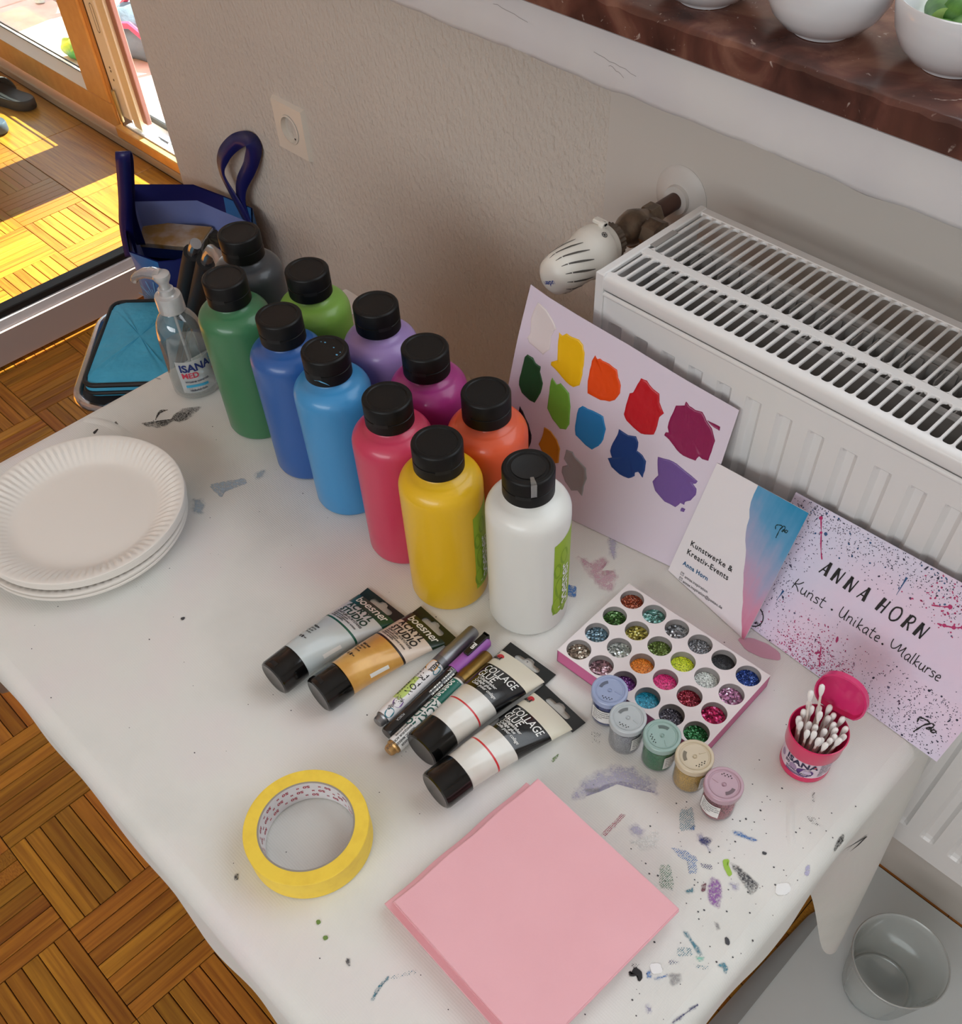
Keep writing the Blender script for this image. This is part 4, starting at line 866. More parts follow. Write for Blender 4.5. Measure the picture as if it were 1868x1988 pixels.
def bottle_label(nm, az0, az1, zb, zt0, zt1):
    t = bot[nm][0]; r = .03855; n = 20
    def cyl(a, z, h=0): return ((r + h) * math.cos(a), (r + h) * math.sin(a), z)
    g = G(); v = []
    for k in range(n + 1):
        u = k / n; a = R(az0 + (az1 - az0) * u); zt = zt0 + (zt1 - zt0) * min(1, u * 2.0)
        v += [cyl(a, zb), cyl(a, zt)]
    lb = g.add(v, [(2 * k, 2 * k + 2, 2 * k + 3, 2 * k + 1) for k in range(n)]).obj('label', M_greenlabel, t, 60)
    g = G()
    for a_, z_, ra, rz_ in ((8, .035, .007, .012), (12, .06, .006, .014), (7, .085, .005, .010), (20, .1, .006, .01), (22, .04, .006, .02)):
        cs = [cyl(R(az0 + a_) + ra * math.cos(q) / r, z_ + rz_ * math.sin(q), .0001) for q in [2 * PI * k / 16 for k in range(16)]]; g.add(cs, [tuple(range(16))])
    g.obj('label_bubble', M_greenlabel2, lb, 60)
    g = G()
    lettering(g, 'boesner', .021, lambda a, b: cyl(R(az0 + 31) - b / r * 1.0, zb + .005 + a * .92, .0004), bold=.006, space=.93)
    g.obj('lettering', M_print_white, lb, 0)
    return lb
bottle_label('yellow', 2, 110, .020, .118, .128)
bottle_label('white', -9.5, 95, .024, .121, .129)
M_skyp = mat('sky_drip', (90, 160, 200), .5)
g = G()
for a, r_, s in ((2.4, .011, .0012), (2.7, .013, .0008), (1.1, .009, .0010), (.2, .015, .0014), (.5, .016, .0009)):
    g.add([(r_ * math.cos(a) + s * math.cos(q), r_ * math.sin(a) + s * math.sin(q) * .7, .18745) for q in (0, 1, 2, 3, 4, 5)], [tuple(range(6))])
g.add([(.0232 * math.cos(a), .0232 * math.sin(a), z) for a, z in ((-1.3, .168), (-1.0, .169), (-.75, .166), (-.62, .163), (-.9, .1665))], [(0, 4, 3, 2, 1)])
g.obj('paint_drip', M_skyp, bot['sky_blue'][1], 0)
G().add([(.0388 * math.cos(a), .0388 * math.sin(a), z) for a, z in ((-2.48, .135), (-2.40, .137), (-2.36, .133), (-2.42, .129), (-2.5, .131))], [(0, 4, 3, 2, 1)]).obj('paint_spot', mat('spot_green', (20, 90, 70), .4), bot['sky_blue'][0], 0)
# clear tape tab on the white bottle's cap, and its recessed lid
M_tape = clear('tape_clear', (220, 220, 220), .5, .15, body=.10, bodycol=(200, 200, 200))
v = []
for a in (-.62, -.40): v += [(r_ * math.cos(a - .1), r_ * math.sin(a - .1), z) for r_, z in ((.0140, .1889), (.0205, .1889), (.0234, .1880), (.0236, .180), (.0237, .1745))]
G().add(v, [(k, k + 1, k + 6, k + 5) for k in range(4)]).obj('tape_tab', M_tape, bot['white'][1], 60)
G().lathe([(0, .18735), (.0140, .18735), (.0148, .1878)], 40).obj('lid_recess', mat('recess_black', (10, 9, 9), .7), bot['white'][1], 30)

# ------------------------------------------------------------------ tubes
def tube_thing(label, cap_c, tail_c, wid, specs, capr=.0182, group=None, notchm=True):
    """a squeeze tube lying on the cloth: cap end and crimped tail; specs colours the sleeve in bands"""
    cx, cy = cap_c; tx, ty = tail_c; L_ = math.hypot(tx - cx, ty - cy); rz = math.atan2(ty - cy, tx - cx)
    t = thing('paint_tube', label, 'tube', (cx, cy, .0006), rz, group)
    CL = .0270
    def S(l, s):            # l: distance from cap face; s: across, arc length from the ridge
        u = max(0, min(1, (l - CL) / (L_ - CL))); r0 = .0176
        a = r0 + (wid / 2 - r0) * (u ** 1.15); b = r0 * (1 - u ** 1.7) + .0009; zc = b * 1.0 + .0
        k = (a * .62 + b * .38) if b > .003 else a
        ph = max(-PI / 2, min(PI / 2, s / k))
        return (l, -a * math.sin(ph), zc + b * math.cos(ph)), a, b, zc
    def band(l0, l1, n=10, off=0.0):
        g = G(); m = 40; v = []
        for i in range(n + 1):
            l = l0 + (l1 - l0) * i / n; _, a, b, zc = S(l, 0)
            for k in range(m):
                q = 2 * PI * k / m; zz = zc + (b + off) * math.cos(q)
                v.append((l, -(a + off) * math.sin(q), max(zz, .0)))
        return g.add(v, [(i * m + k, i * m + (k + 1) % m, (i + 1) * m + (k + 1) % m, (i + 1) * m + k) for i in range(n) for k in range(m)])
    for nm, l0, l1, mt in specs: band(l0 * L_, l1 * L_, 12).obj(nm, mt, t, 60)
    # cap
    MX = Matrix.Rotation(PI / 2, 4, 'Y')
    capg = G().lathe([(0, .0004), (.0135, .0004), (capr - .0026, .0), (capr - .0009, .0009), (capr, .0030), (capr, .0268), (capr - .0008, .0276), (.012, .0276)], 56, Matrix.Translation((0, 0, capr)) @ MX)
    cap = capg.obj('cap', mat('gloss_black', (9, 9, 9), .16, spec=.4, coat=.25), t, 25)
    if notchm:
        v = [(l, -(capr + .0002) * math.sin(q), capr + (capr + .0002) * math.cos(q)) for l in (.0045, .0085) for q in [-.35 + .5 * k / 6 for k in range(7)]]
        G().add(v, [(k, k + 1, k + 8, k + 7) for k in range(6)]).obj('thumb_notch', mat('notch_black', (8, 8, 8), .6), cap, 0)
    return t, S, L_
def tail(t, S, L_, wid, m, ltail, slot_l, slot_w=.030):
    """flat crimped end with its euro slot"""
    sl = []
    for a in range(7): q = PI / 2 + PI * a / 6; sl.append((-slot_w / 2 + .0032 + .0032 * math.cos(q), .0032 * math.sin(q)))
    mid = [(-.0055, -.0032), (5.5e-3, -.0032)]
    right = [(slot_w / 2 - .0032 + .0032 * math.cos(-PI / 2 + PI * a / 6), .0032 * math.sin(-PI / 2 + PI * a / 6)) for a in range(7)]
    bump_ = [(.0055, .0032), (.0042, .0058), (0, .0068), (-.0042, .0058), (-.0055, .0032)]
    slot = sl + mid + right + bump_
    l0, l1 = ltail, L_; w = wid / 2
    outer = [(-w * .985, l0), (w * .985, l0), (w, l1), (-w, l1)]
    vv, ff = filled([outer, [(x, slot_l + y) for x, y in slot]], .0010)
    def f(x, y, z): return (y, -x, .0017 + z + .0004 * math.sin(x * 90))
    return G().add(vv, ff).map(f).obj('tail', m, t, 20)
M_dkgreen = mat('tube_green', (6, 74, 56), .28, coat=.3); M_dkolive = mat('tube_olive', (14, 40, 24), .28, coat=.3)
M_lgrey = mat('tube_grey', (196, 204, 204), .25, coat=.3); M_lgrey2 = mat('tube_grey_label', (206, 210, 212), .28, coat=.3)
M_gold = mat('tube_gold', (222, 172, 92), .28, .1, coat=.3, noise=(30, (206, 152, 74), .4, .6)); M_beige = mat('tube_beige', (222, 204, 188), .3, coat=.3)
M_stripe_g = mat('stripe_green', (0, 84, 66), .4); M_stripe_k = mat('stripe_dark', (36, 20, 14), .4)
M_tailk = mat('tail_black', (18, 20, 20), .35); M_tailg = mat('tail_green', (10, 42, 34), .3, coat=.2)
def prints(t, S, items, name='lettering', SXX=.74):
    for s, l, x, size, bold, m, kw in items:
        kw = dict(kw); kw.setdefault('sx', SXX)
        g = G(); lettering(g, s, size, lambda a, b: (lambda P: (P[0][0], P[0][1], P[0][2] + .00035))(S(l + b, x + a)), bold=bold, **kw); g.obj(name, m, t, 0)
def acryl_tube(label, cc, tc, w, body, lab, dark, stripe, pm, name3, code, tailm):
    t, S, L_ = tube_thing(label, cc, tc, w, [('sleeve', .195, .575, body), ('stripe', .575, .592, stripe), ('sleeve_label', .592, .80, lab), ('sleeve_end', .80, .905, dark)], group='acrylic paint tubes lying on the cloth')
    tail(t, S, L_, w, tailm, .900 * L_, .945 * L_)
    T_ = L_ / .138
    prints(t, S, [('ACRYL', .7545 * L_, -.0145, .0105, .035, pm, dict(space=1.18)), ('STUDIO', .685 * L_, -.0145, .0105, .035, pm, dict(space=1.06)),
                  ('KÜNSTLER-ACRYLFARBE', .660 * L_, -.0145, .0034, .03, M_print_black, dict(space=1.1)), ('Artist acrylic paint', .641 * L_, -.0145, .0030, .02, M_print_black, {}),
                  ('Peinture acrylique pour artistes', .624 * L_, -.0145, .0030, .02, M_print_black, {}), ('Acrilico extrafine', .607 * L_, -.0145, .0030, .02, M_print_black, {}),
                  ('boesner', .832 * L_, -.0150, .0140, .012, M_print_white, dict(space=.95)),
                  (name3[0], .440 * L_, -.0125, .0034, .035, M_print_black, {}), (name3[1], .415 * L_, -.0125, .0029, .02, M_print_black, {}), (name3[2], .392 * L_, -.0125, .0029, .02, M_print_black, {}), (name3[3], .369 * L_, -.0125, .0029, .02, M_print_black, {}),
                  (code + ' ■ •••', .310 * L_, -.0135, .0040, .03, M_print_black, {})])
    g = G()
    g.grid(lambda u, v_: (lambda P: (P[0], P[1], P[2] + .0004))(S(.33 * L_ + .02 * u, .0215 + .005 * v_)[0]), 6, 3)
    g.obj('barcode_sticker', mat('sticker_white', (226, 224, 220), .4), t, 60)
    return t
acryl_tube('light grey acrylic tube with a green tail and green stripe, leftmost of the tubes', (-.5085, .1935), (-.5125, .3330), .0565, M_lgrey, M_lgrey2, M_dkgreen, M_stripe_g, mat('print_green', (14, 62, 52), .5), ('Hellgrau', 'Light grey', 'Gris clair', 'Gris claro'), '782', M_tailg)
acryl_tube('gold acrylic tube with a dark olive tail and brown stripe', (-.4640, .2105), (-.4565, .3520), .0555, M_gold, M_beige, M_dkolive, M_stripe_k, M_print_black, ('Gold matt', 'Gold, matt', 'Or mat', 'Oro mate'), '921', mat('tail_olive', (14, 34, 22), .3, coat=.2))
M_glue = mat('glue_white', (226, 224, 216), .22, coat=.5, noise=(25, (216, 208, 196), .45, .75)); M_cream = mat('glue_cream', (230, 224, 204), .25, coat=.4); M_bk = mat('sleeve_black', (14, 14, 14), .18, coat=.4)
M_redline = mat('red_line', (208, 44, 50), .3); M_redspot = mat('red_spot', (204, 30, 44), .4)
for lab_, cc, tc, w in (('white collage glue tube with black band and red line, upper of the two', (-.3545, .2370), (-.3602, .3845), .0575),
                        ('white collage glue tube with black band and red line, lower one beside the pink napkins', (-.3170, .2185), (-.3045, .3680), .0555)):
    t, S, L_ = tube_thing(lab_, cc, tc, w, [('sleeve', .18, .36, M_glue), ('stripe', .36, .372, M_redline), ('sleeve_middle', .372, .50, M_glue), ('sleeve_band', .50, .745, M_bk), ('sleeve_label', .745, .90, M_cream)], capr=.0186, group='collage glue tubes', notchm=False)
    tail(t, S, L_, w, M_tailk, .895 * L_, .945 * L_)
    prints(t, S, [('COLLAGE', .672 * L_, -.0165, .0124, .008, M_print_white, dict(space=.98, sx=.60)), ('GLUE', .610 * L_, -.0165, .0124, .008, M_print_white, dict(space=.98, sx=.60)),
                  ('Collagekleber', .585 * L_, -.0125, .0048, .012, M_print_white, dict(shear=.2)), ('Collage glue', .557 * L_, -.0125, .0048, .012, M_print_white, dict(shear=.2)), ('Colle pour collage', .529 * L_, -.0125, .0048, .012, M_print_white, dict(shear=.2))])
    at = lambda a, b, h=.0004: (lambda P: (P[0], P[1], P[2] + h))(S(.845 * L_ + b, -.0170 + a)[0])
    g = G(); g.add([at(.0045 * math.cos(q), .0030 * math.sin(q)) for q in [2 * PI * k / 20 for k in range(20)]], [tuple(range(20))]); lg = g.obj('red_emblem', M_redspot, t, 0)
    g = G()
    for x0 in (-.0085, -.0055, -.0025, .0010): ribbon(g, [(x0, -.0055), (x0 + .0018, -.0005)], .0013, at); ribbon(g, [(x0 + .0018, -.0005), (x0 + .0022, -.0055)], .0009, at)
    ribbon(g, [(-.0095, .0015), (-.0065, .0045)], .0022, at)
    g.obj('lettering', M_print_black, t, 0)

# ------------------------------------------------------------------ markers
def pen(label, tail_, head_, r, parts, rn='paint_marker'):
    (ax_, ay_), (bx_, by_) = tail_, head_; L_ = math.hypot(bx_ - ax_, by_ - ay_); rz = math.atan2(by_ - ay_, bx_ - ax_)
    t = thing(rn, label, 'marker', (ax_, ay_, .0004), rz, 'paint markers between the tubes')
    MX = Matrix.Translation((0, 0, r)) @ Matrix.Rotation(PI / 2, 4, 'Y')
    for nm, prof, m in parts: G().lathe([(q, z * L_) for q, z in prof], 32, MX).obj(nm, m, t, 30)
    def P(l, s, h=.0002): q = s / r; return (l, -(r + h) * math.sin(q), r + (r + h) * math.cos(q))   # s to the right when facing along +x
    return t, P, L_
# text runs from the cap towards the tail, letter tops to the right side
r = .0076
M_silver = mat('marker_silver', (136, 136, 138), .32, .75); M_label = mat('marker_label', (232, 228, 228), .3, coat=.3)
t, P, L_ = pen('silver acrylic marker with a white printed barrel, leftmost of the three', (-.4095, .2330), (-.4212, .3665), r, [
    ('tail_plug', [(0, 0), (.0048, 0), (.0056, .012), (.0058, .035), (.0068, .045), (.0068, .062)], M_silver),
    ('barrel', [(.0072, .055), (r, .065), (r, .60), (.0070, .615)], M_label),
    ('collar', [(.0070, .60), (.0079, .605), (.0080, .66)], mat('marker_grey', (112, 112, 114), .35, .6)),
    ('cap', [(.0080, .655), (.0080, .74), (.0074, .76), (.0068, .985), (.0060, .998), (0, 1)], M_silver)])
def W(l0): return lambda a, b: P(l0 * L_ - a, b, .00028)
g = G(); lettering(g, 'TRITON', .0090, lambda a, b: P(.485 * L_ - a * .80, -.0010 + b, .0003), bold=.012, space=1.1); g.obj('lettering', M_print_black, t, 0)
g = G(); lettering(g, 'ACRYLIC MARKER', .0046, lambda a, b: P(.53 * L_ - a, -.0065 + b, .0003), bold=.012, space=1.1); lettering(g, 'edge', .0050, lambda a, b: P(.17 * L_ - a, .000 + b, .0003), bold=0); g.obj('lettering', M_print_black, t, 0)
def blob(l, s, a, b, m, h=.00018, n=18): G().add([P(l * L_ + a * math.cos(q), s + b * math.sin(q), h) for q in [2 * PI * k / n for k in range(n)]], [tuple(reversed(range(n)))]).obj('printed_spot', m, t, 0)
G().grid(lambda u, v_: P((.20 + .22 * u) * L_, -.009 + .011 * v_ + .0015 * math.sin(5 * u), .00012), 8, 5).obj('printed_patch', mat('print_lime', (190, 212, 118), .4), t, 60)
blob(.555, -.0005, .0066, .0060, mat('print_amber', (240, 168, 30), .4)); blob(.55, .0070, .0050, .0030, mat('print_teal', (40, 120, 136), .4), .00015); blob(.185, .0030, .0052, .0048, mat('print_violet', (134, 98, 160), .4)); blob(.09, .0045, .0052, .0040, MATS['print_teal'])
g = G(); lettering(g, 'KREUL', .0056, lambda a, b: P(.605 * L_ - a * .78, .0006 + b, .0004), bold=.03); g.obj('lettering', M_print_black, t, 0)
g = G()
for k in range(30): 
    l, s = random.gauss(.215, .018) * L_, random.uniform(-.002, .007); g.add([P(l + .0005 * math.cos(q), s + .0004 * math.sin(q), .0003) for q in (0, 1.5, 3, 4.5)], [(3, 2, 1, 0)])
g.obj('printed_dots', M_print_black, t, 0, kind='stuff')
# black marker with purple cap
r = .0070; M_mb = mat('marker_black', (16, 16, 17), .2, coat=.4); M_pur = mat('marker_purple', (160, 92, 176), .35)
t, P, L_ = pen('black marker with a purple cap and black clip', (-.3950, .2310), (-.4045, .3670), r, [
    ('barrel', [(0, 0), (.0058, .0), (.0066, .01), (.0066, .045), (r, .055), (r, .66)], M_mb),
    ('cap', [(.0072, .65), (.0074, .655), (.0074, .93), (.0070, .985), (.0055, 1), (0, 1)], M_pur)])
G().box(.78 * L_, 1.005 * L_, -.0032, .0032, .0146, .0172, b=.0006).box(.985 * L_, 1.005 * L_, -.0032, .0032, .009, .0172).obj('clip', mat('clip_black', (20, 18, 18), .3), t, 0)
g = G(); lettering(g, 'uni', .0062, lambda a, b: (.835 * L_ + a, -.0018 + b, .0174), bold=.04); g.obj('lettering', M_print_white, t, 0)
g = G()
for k in range(26):
    l = (.40 + .0088 * k) * L_; wv = random.choice((.0005, .0009, .0014)); h0 = .0045
    if 11 < k < 14: continue
    g.add([P(l, .0015, .0003), P(l + wv, .0015, .0003), P(l + wv, .0015 + h0, .0003), P(l, .0015 + h0, .0003)], [(3, 2, 1, 0)])
g.obj('barcode', M_print_white, t, 0)
g = G(); lettering(g, 'EK', .0050, lambda a, b: P(.67 * L_ - a - .003, -.001 + b, .0003), bold=.02); lettering(g, 'POSCA', .003, lambda a, b: P(.17 * L_ - a, -.0005 + b, .0003), bold=.02); g.obj('lettering', mat('print_grey', (170, 170, 170), .5), t, 0)
# gold marker
r = .0078; M_gc = mat('marker_gold', (134, 104, 52), .34, .75); M_teal = mat('label_teal', (14, 106, 92), .35)
t, P, L_ = pen('gold acrylic marker with a white barrel and teal label, rightmost of the three', (-.3800, .2200), (-.3905, .3550), r, [
    ('tail_plug', [(0, 0), (.0046, 0), (.0056, .014), (.0058, .035), (.0070, .045), (.0070, .07)], mat('plug_gold', (186, 146, 92), .35, .6)),
    ('barrel', [(.0074, .06), (r, .07), (r, .685), (.0072, .70)], mat('marker_white', (236, 236, 234), .28, coat=.3)),
    ('collar', [(.0071, .69), (.0075, .70), (.0075, .72)], mat('collar_brown', (120, 100, 84), .4, .5)),
    ('cap', [(.0080, .715), (.0082, .74), (.0078, .75), (.0082, .765), (.0080, .80), (.0074, .82), (.0068, .985), (.0060, .998), (0, 1)], M_gc)])
G().grid(lambda u, v_: P((.475 + .205 * u) * L_, -.0065 + .0125 * v_, .00012), 4, 8).obj('teal_label', M_teal, t, 60)
g = G(); lettering(g, 'boesner', .0112, lambda a, b: P(.672 * L_ - a * .72, -.0055 + b, .0003), bold=.012); g.obj('lettering', M_print_white, t, 0)
g = G(); lettering(g, 'ACRYL', .0096, lambda a, b: P(.465 * L_ - a, .0006 + b, .0003), bold=.03, space=1.12); lettering(g, 'STUDIO', .0096, lambda a, b: P(.465 * L_ - a, -.0078 + b, .0003), bold=.03, space=1.0); g.obj('lettering', mat('print_teal_dark', (10, 84, 74), .5), t, 0)
g = G()
for k, s in enumerate(('ACRYLMARKER', 'ACRYLIC MARKER', 'MARQUEUR ACRYLIQUE', 'MARCATORE', 'ROTULADOR')):
    lettering(g, s, .0029, lambda a, b: P(.225 * L_ - a, .0068 - .0035 * k + b, .0003), bold=.02)
g.obj('lettering', mat('print_grey_dark', (70, 74, 76), .5), t, 0)

# ------------------------------------------------------------------ glitter palette box
def glitter(name, c, c2=None, cell=900, metal=.35, spark=.55):
    m = bpy.data.materials.new('glitter_' + name); m.use_nodes = True; N = m.node_tree.nodes; L = m.node_tree.links; b = N['Principled BSDF']
    tc = N.new('ShaderNodeTexCoord'); vo = N.new('ShaderNodeTexVoronoi'); vo.inputs['Scale'].default_value = cell; L.new(tc.outputs['Object'], vo.inputs['Vector'])
    sp = N.new('ShaderNodeSeparateColor'); L.new(vo.outputs['Color'], sp.inputs[0])
    r = N.new('ShaderNodeValToRGB'); e = r.color_ramp.elements; c2 = c2 or tuple(min(255, int(k * 1.5 + 60)) for k in c)
    e[0].position = 0; e[0].color = lin(tuple(k * .55 for k in c)); e[1].position = 1; e[1].color = lin(c2); k = e.new(.55); k.color = lin(c); k = e.new(.86); k.color = lin(tuple(min(255, q * 1.15) for q in c))
    L.new(sp.outputs[0], r.inputs['Fac']); L.new(r.outputs['Color'], b.inputs['Base Color'])
    b.inputs['Metallic'].default_value = metal; b.inputs['Roughness'].default_value = .3
    geo = N.new('ShaderNodeNewGeometry'); vm = N.new('ShaderNodeVectorMath'); vm.operation = 'SUBTRACT'; vm.inputs[1].default_value = (.5, .5, .5); L.new(vo.outputs['Color'], vm.inputs[0])
    sc_ = N.new('ShaderNodeVectorMath'); sc_.operation = 'SCALE'; sc_.inputs['Scale'].default_value = spark * 1.6; L.new(vm.outputs[0], sc_.inputs[0])
    ad = N.new('ShaderNodeVectorMath'); L.new(sc_.outputs[0], ad.inputs[0]); L.new(geo.outputs['Normal'], ad.inputs[1])
    nm = N.new('ShaderNodeVectorMath'); nm.operation = 'NORMALIZE'; L.new(ad.outputs[0], nm.inputs[0]); L.new(nm.outputs[0], b.inputs['Normal'])
    return m
hx, hy, hp = -.3312, .4937, .0268; GR = R(1.94)
gb = thing('glitter_palette', 'shallow white and pink box with twenty-four round pots of glitter', 'box', (hx, hy, .0006), GR)
BW0, BW1, BD0, BD1, BH = -.0148, .0268 * 5 + .0148, -.0268 * 3 - .0136, .0136, .0178
outer = [(BW0, BD0), (BW1, BD0), (BW1, BD1), (BW0, BD1)]
vv, ff = filled([outer] + [list(reversed(circle(hp * i, -hp * j, .0116, 36))) for i in range(6) for j in range(4)], .0008)
G().add([(x, y, z + BH - .0004) for x, y, z in vv], ff).obj('top_card', mat('card_white', (236, 226, 226), .5), gb, 20)
g = G()
for a, b_, c, d in ((BW0, BW1, BD0, BD0 + .0012), (BW0, BW1, BD1 - .0012, BD1), (BW0, BW0 + .0012, BD0, BD1), (BW1 - .0012, BW1, BD0, BD1)): g.box(a, b_, c, d, 0, BH - .0008)
g.box(BW0, BW1, BD0, BD1, 0, .0012); g.obj('box_side', mat('box_pink', (206, 104, 152), .45), gb, 0)
GC = [[('copper', (148, 62, 34)), ('mint', (96, 150, 140)), ('silver', (140, 142, 146)), ('steel', (124, 126, 130)), ('black', (34, 32, 33)), ('blue', (30, 62, 140))],
      [('leaf_green', (58, 100, 40)), ('gold', (164, 152, 66)), ('olive', (98, 120, 50)), ('neon_yellow', (214, 238, 40)), ('pearl', (214, 220, 214)), ('lilac', (190, 128, 168))],
      [('slate', (96, 124, 140)), ('opal', (196, 204, 198)), ('orange', (255, 138, 40)), ('hot_pink', (244, 44, 128)), ('dark_red', (134, 18, 40)), ('magenta', (184, 22, 84))],
      [('champagne', (150, 132, 116)), ('mauve', (150, 112, 120)), ('purple', (112, 50, 132)), ('cyan', (20, 144, 176)), ('graphite', (74, 70, 80)), ('green', (18, 92, 40))]]
M_pot = mat('pot_clear', (150, 144, 142), .35)
for j in range(4):
    for i in range(6):
        nm, c = GC[j][i]; big = nm in ('champagne', 'mauve', 'slate', 'opal', 'mint', 'leaf_green', 'lilac', 'magenta', 'silver', 'gold')
        flat = nm in ('orange', 'hot_pink', 'neon_yellow', 'cyan', 'pearl', 'black')
        m = glitter(nm, c, tuple(min(255, k + (40 if flat else 120)) for k in c) if nm != 'black' else (48, 46, 46), 620 if big else 1100, .0 if flat else .45, .15 if flat else .6)
        M4 = Matrix.Translation((hp * i, -hp * j, 0))
        po = G().lathe([(.0114, .0172), (.0112, .0060), (.0104, .0050), (0, .0050)], 32, M4).obj('pot', M_pot, gb, 40)
        def fillh(u, v_):
            a = 2 * PI * u; r_ = .01105 * v_; return M4 @ Vector((r_ * math.cos(a), r_ * math.sin(a), .0112 + .0008 * math.sin(a + i) * v_ - .0004 * v_))
        G().grid(fillh, 28, 6).obj('glitter', m, po, 80, label=nm.replace('_', ' ') + ' glitter')

# ------------------------------------------------------------------ glitter shakers
def shaker(x, y, c, lidc, lab, laz, rot, fill=.86, labcol=(226, 224, 226)):
    t = thing('glitter_shaker', lab, 'shaker', (x, y, .0006), 0, 'small glitter shakers in a row')
    key = lab.split()[1] if lab.split()[0] == 'small' else lab.split()[0]
    jar = G().lathe([(0, .0008), (.0128, .0008), (.0138, .0012), (.0143, .0030), (.0143, .0345), (.0139, .0360)], 40).obj('jar', clear('shaker_jar', (240, 240, 242), .05, .05, body=.02), t, 40)
    G().lathe([(0, .0020), (.0126, .0020), (.0136, .0034), (.0137, .034 * fill), (0, .034 * fill + .0006)], 40).obj('glitter_powder', glitter('powder_' + key, c, tuple(min(255, int(k * 1.15 + 8)) for k in c), 1900, .0, .2), t, 40)
    ml = mat('lid_' + key, lidc, .35, coat=.2)
    r = .0162
    lid = G().lathe([(.0145, .0345), (r - .0004, .0345), (r, .0350), (r, .0408), (r - .0005, .0414), (r - .0015, .0416), (r - .0026, .0414), (r - .0030, .0407), (.0126, .0406), (.0123, .0410), (.0118, .0410), (.0115, .0406), (.0022, .0404), (.0016, .0400), (0, .0399)], 48).obj('lid', ml, t, 30)
    lid.rotation_euler = (0, 0, R(rot))
    md = mat('lidmark_' + key, tuple(k * .62 for k in lidc), .5); z = .04085
    g = G(); rr = [.0078, .0098]; a0, a1 = R(115), R(175); n = 10
    v = [(q * math.cos(a0 + (a1 - a0) * k / n), q * math.sin(a0 + (a1 - a0) * k / n), z) for q in (.0070, .0100) for k in range(n + 1)]
    g.add(v, [(k, k + 1, n + 2 + k, n + 1 + k)[::-1] for k in range(n)])
    g.obj('pour_slot', md, lid, 0)
    g = G()
    for k in range(4): g.prism(circle(-.0042 + .0028 * k, -.0078 - .0004 * (k % 2), .00055, 8), z - .0001, z)
    for k in range(3): g.prism(circle(-.0028 + .0028 * k, -.0095, .00055, 8), z - .0001, z)
    g.obj('sprinkle_hole', mat('hole_' + key, tuple(k * .3 for k in lidc), .8), lid, 0)
    G().lathe([(0, .0400), (.0012, .0405), (.0009, .0412), (0, .0414)], 12, Matrix.Translation((.0, .0, .0))).obj('pivot', ml, lid, 40)
    G().box(.0045, .0105, .0012, .0020, .0403, .0410, Matrix.Rotation(-.3, 4, 'Z')).obj('flap_rib', ml, lid, 0)
    lr = .01455; n = 12; wd = 1.30
    cyl = lambda a, zz, h=0: ((lr + h) * math.cos(R(laz) + a), (lr + h) * math.sin(R(laz) + a), zz)
    v = [cyl(-wd / 2 + wd * k / n, zz, .0002 if k not in (0, n) else .0006) for k in range(n + 1) for zz in (.0085, .0265)]
    lb = G().add(v, [(2 * k, 2 * k + 2, 2 * k + 3, 2 * k + 1) for k in range(n)]).obj('label', mat('sticker_white', (226, 224, 220), .4), t, 60)
    g = G()
    for k, s in enumerate(('Glitter fine powder', 'Not for children under', '36 months small parts', 'Made in PRC', 'Art. 25 g')):
        lettering(g, s, .0019, lambda a, b: cyl(-wd / 2 + .10 + a / lr, .0238 - .0031 * k + b, .0005), bold=.02)
    g.obj('lettering', M_print_black, lb, 0)
shaker(-.2693, .3863, (40, 60, 126), (150, 162, 194), 'small blue glitter shaker, first of the row, beside the palette', -78, 25, .95)
shaker(-.2396, .3758, (158, 162, 164), (178, 184, 186), 'small silver glitter shaker, second of the row', 5, 15)
shaker(-.2074, .3823, (28, 118, 66), (142, 168, 160), 'small green glitter shaker in the middle of the row', 0, -25)
shaker(-.1752, .3853, (198, 158, 58), (196, 180, 152), 'small gold glitter shaker, fourth of the row', 12, 75)
shaker(-.1421, .3812, (176, 96, 104), (180, 146, 158), 'small rosy pink glitter shaker, last of the row', -92, 200, .35)

# ------------------------------------------------------------------ cotton swab tub
M_tub = mat('tub_pink', (214, 30, 92), .3, coat=.3); M_lidp = mat('tub_lid_pink', (216, 50, 112), .22, coat=.4)
tubt = thing('swab_tub', 'round pink tub of cotton swabs with its flip lid standing open', 'tub', (-.1136, .4701, .0006))
G().lathe([(0, .001), (.0195, .001), (.0208, 0), (.0216, .0012), (.0216, .0070), (.0210, .0078), (.0212, .0300), (.0232, .0330), (.0240, .0350), (.0246, .0520), (.0250, .0524), (.0250, .0538), (.0240, .0542), (.0236, .0530), (.0228, .0360), (.0204, .0320), (.0202, .0040), (0, .0035)], 56).obj('tub_body', M_tub, tubt, 30)
lr = .02125; cyl = lambda a, z, h=0: ((lr + h) * math.cos(a), (lr + h) * math.sin(a), z)
lb = G().add([cyl(R(-210) + R(330) * k / 40, z, .0002) for k in range(41) for z in (.0082, .0318)], [(2 * k, 2 * k + 2, 2 * k + 3, 2 * k + 1) for k in range(40)]).obj('label', mat('tub_label', (222, 202, 214), .4), tubt, 60)
A0 = R(-118)
g = G(); lettering(g, 'ISANA', .0098, lambda a, b: cyl(A0 + a / lr, .0228 + b, .0006), bold=.035, space=1.05); lettering(g, '50', .0050, lambda a, b: cyl(A0 - .02 + a / lr, .0172 + b, .0006), bold=.03)
lettering(g, 'WATTESTÄBCHEN', .0026, lambda a, b: cyl(A0 + .1 + a / lr, .0126 + b, .0006), bold=.03, space=1.1); g.obj('lettering', mat('print_indigo', (36, 26, 66), .5), lb, 0)
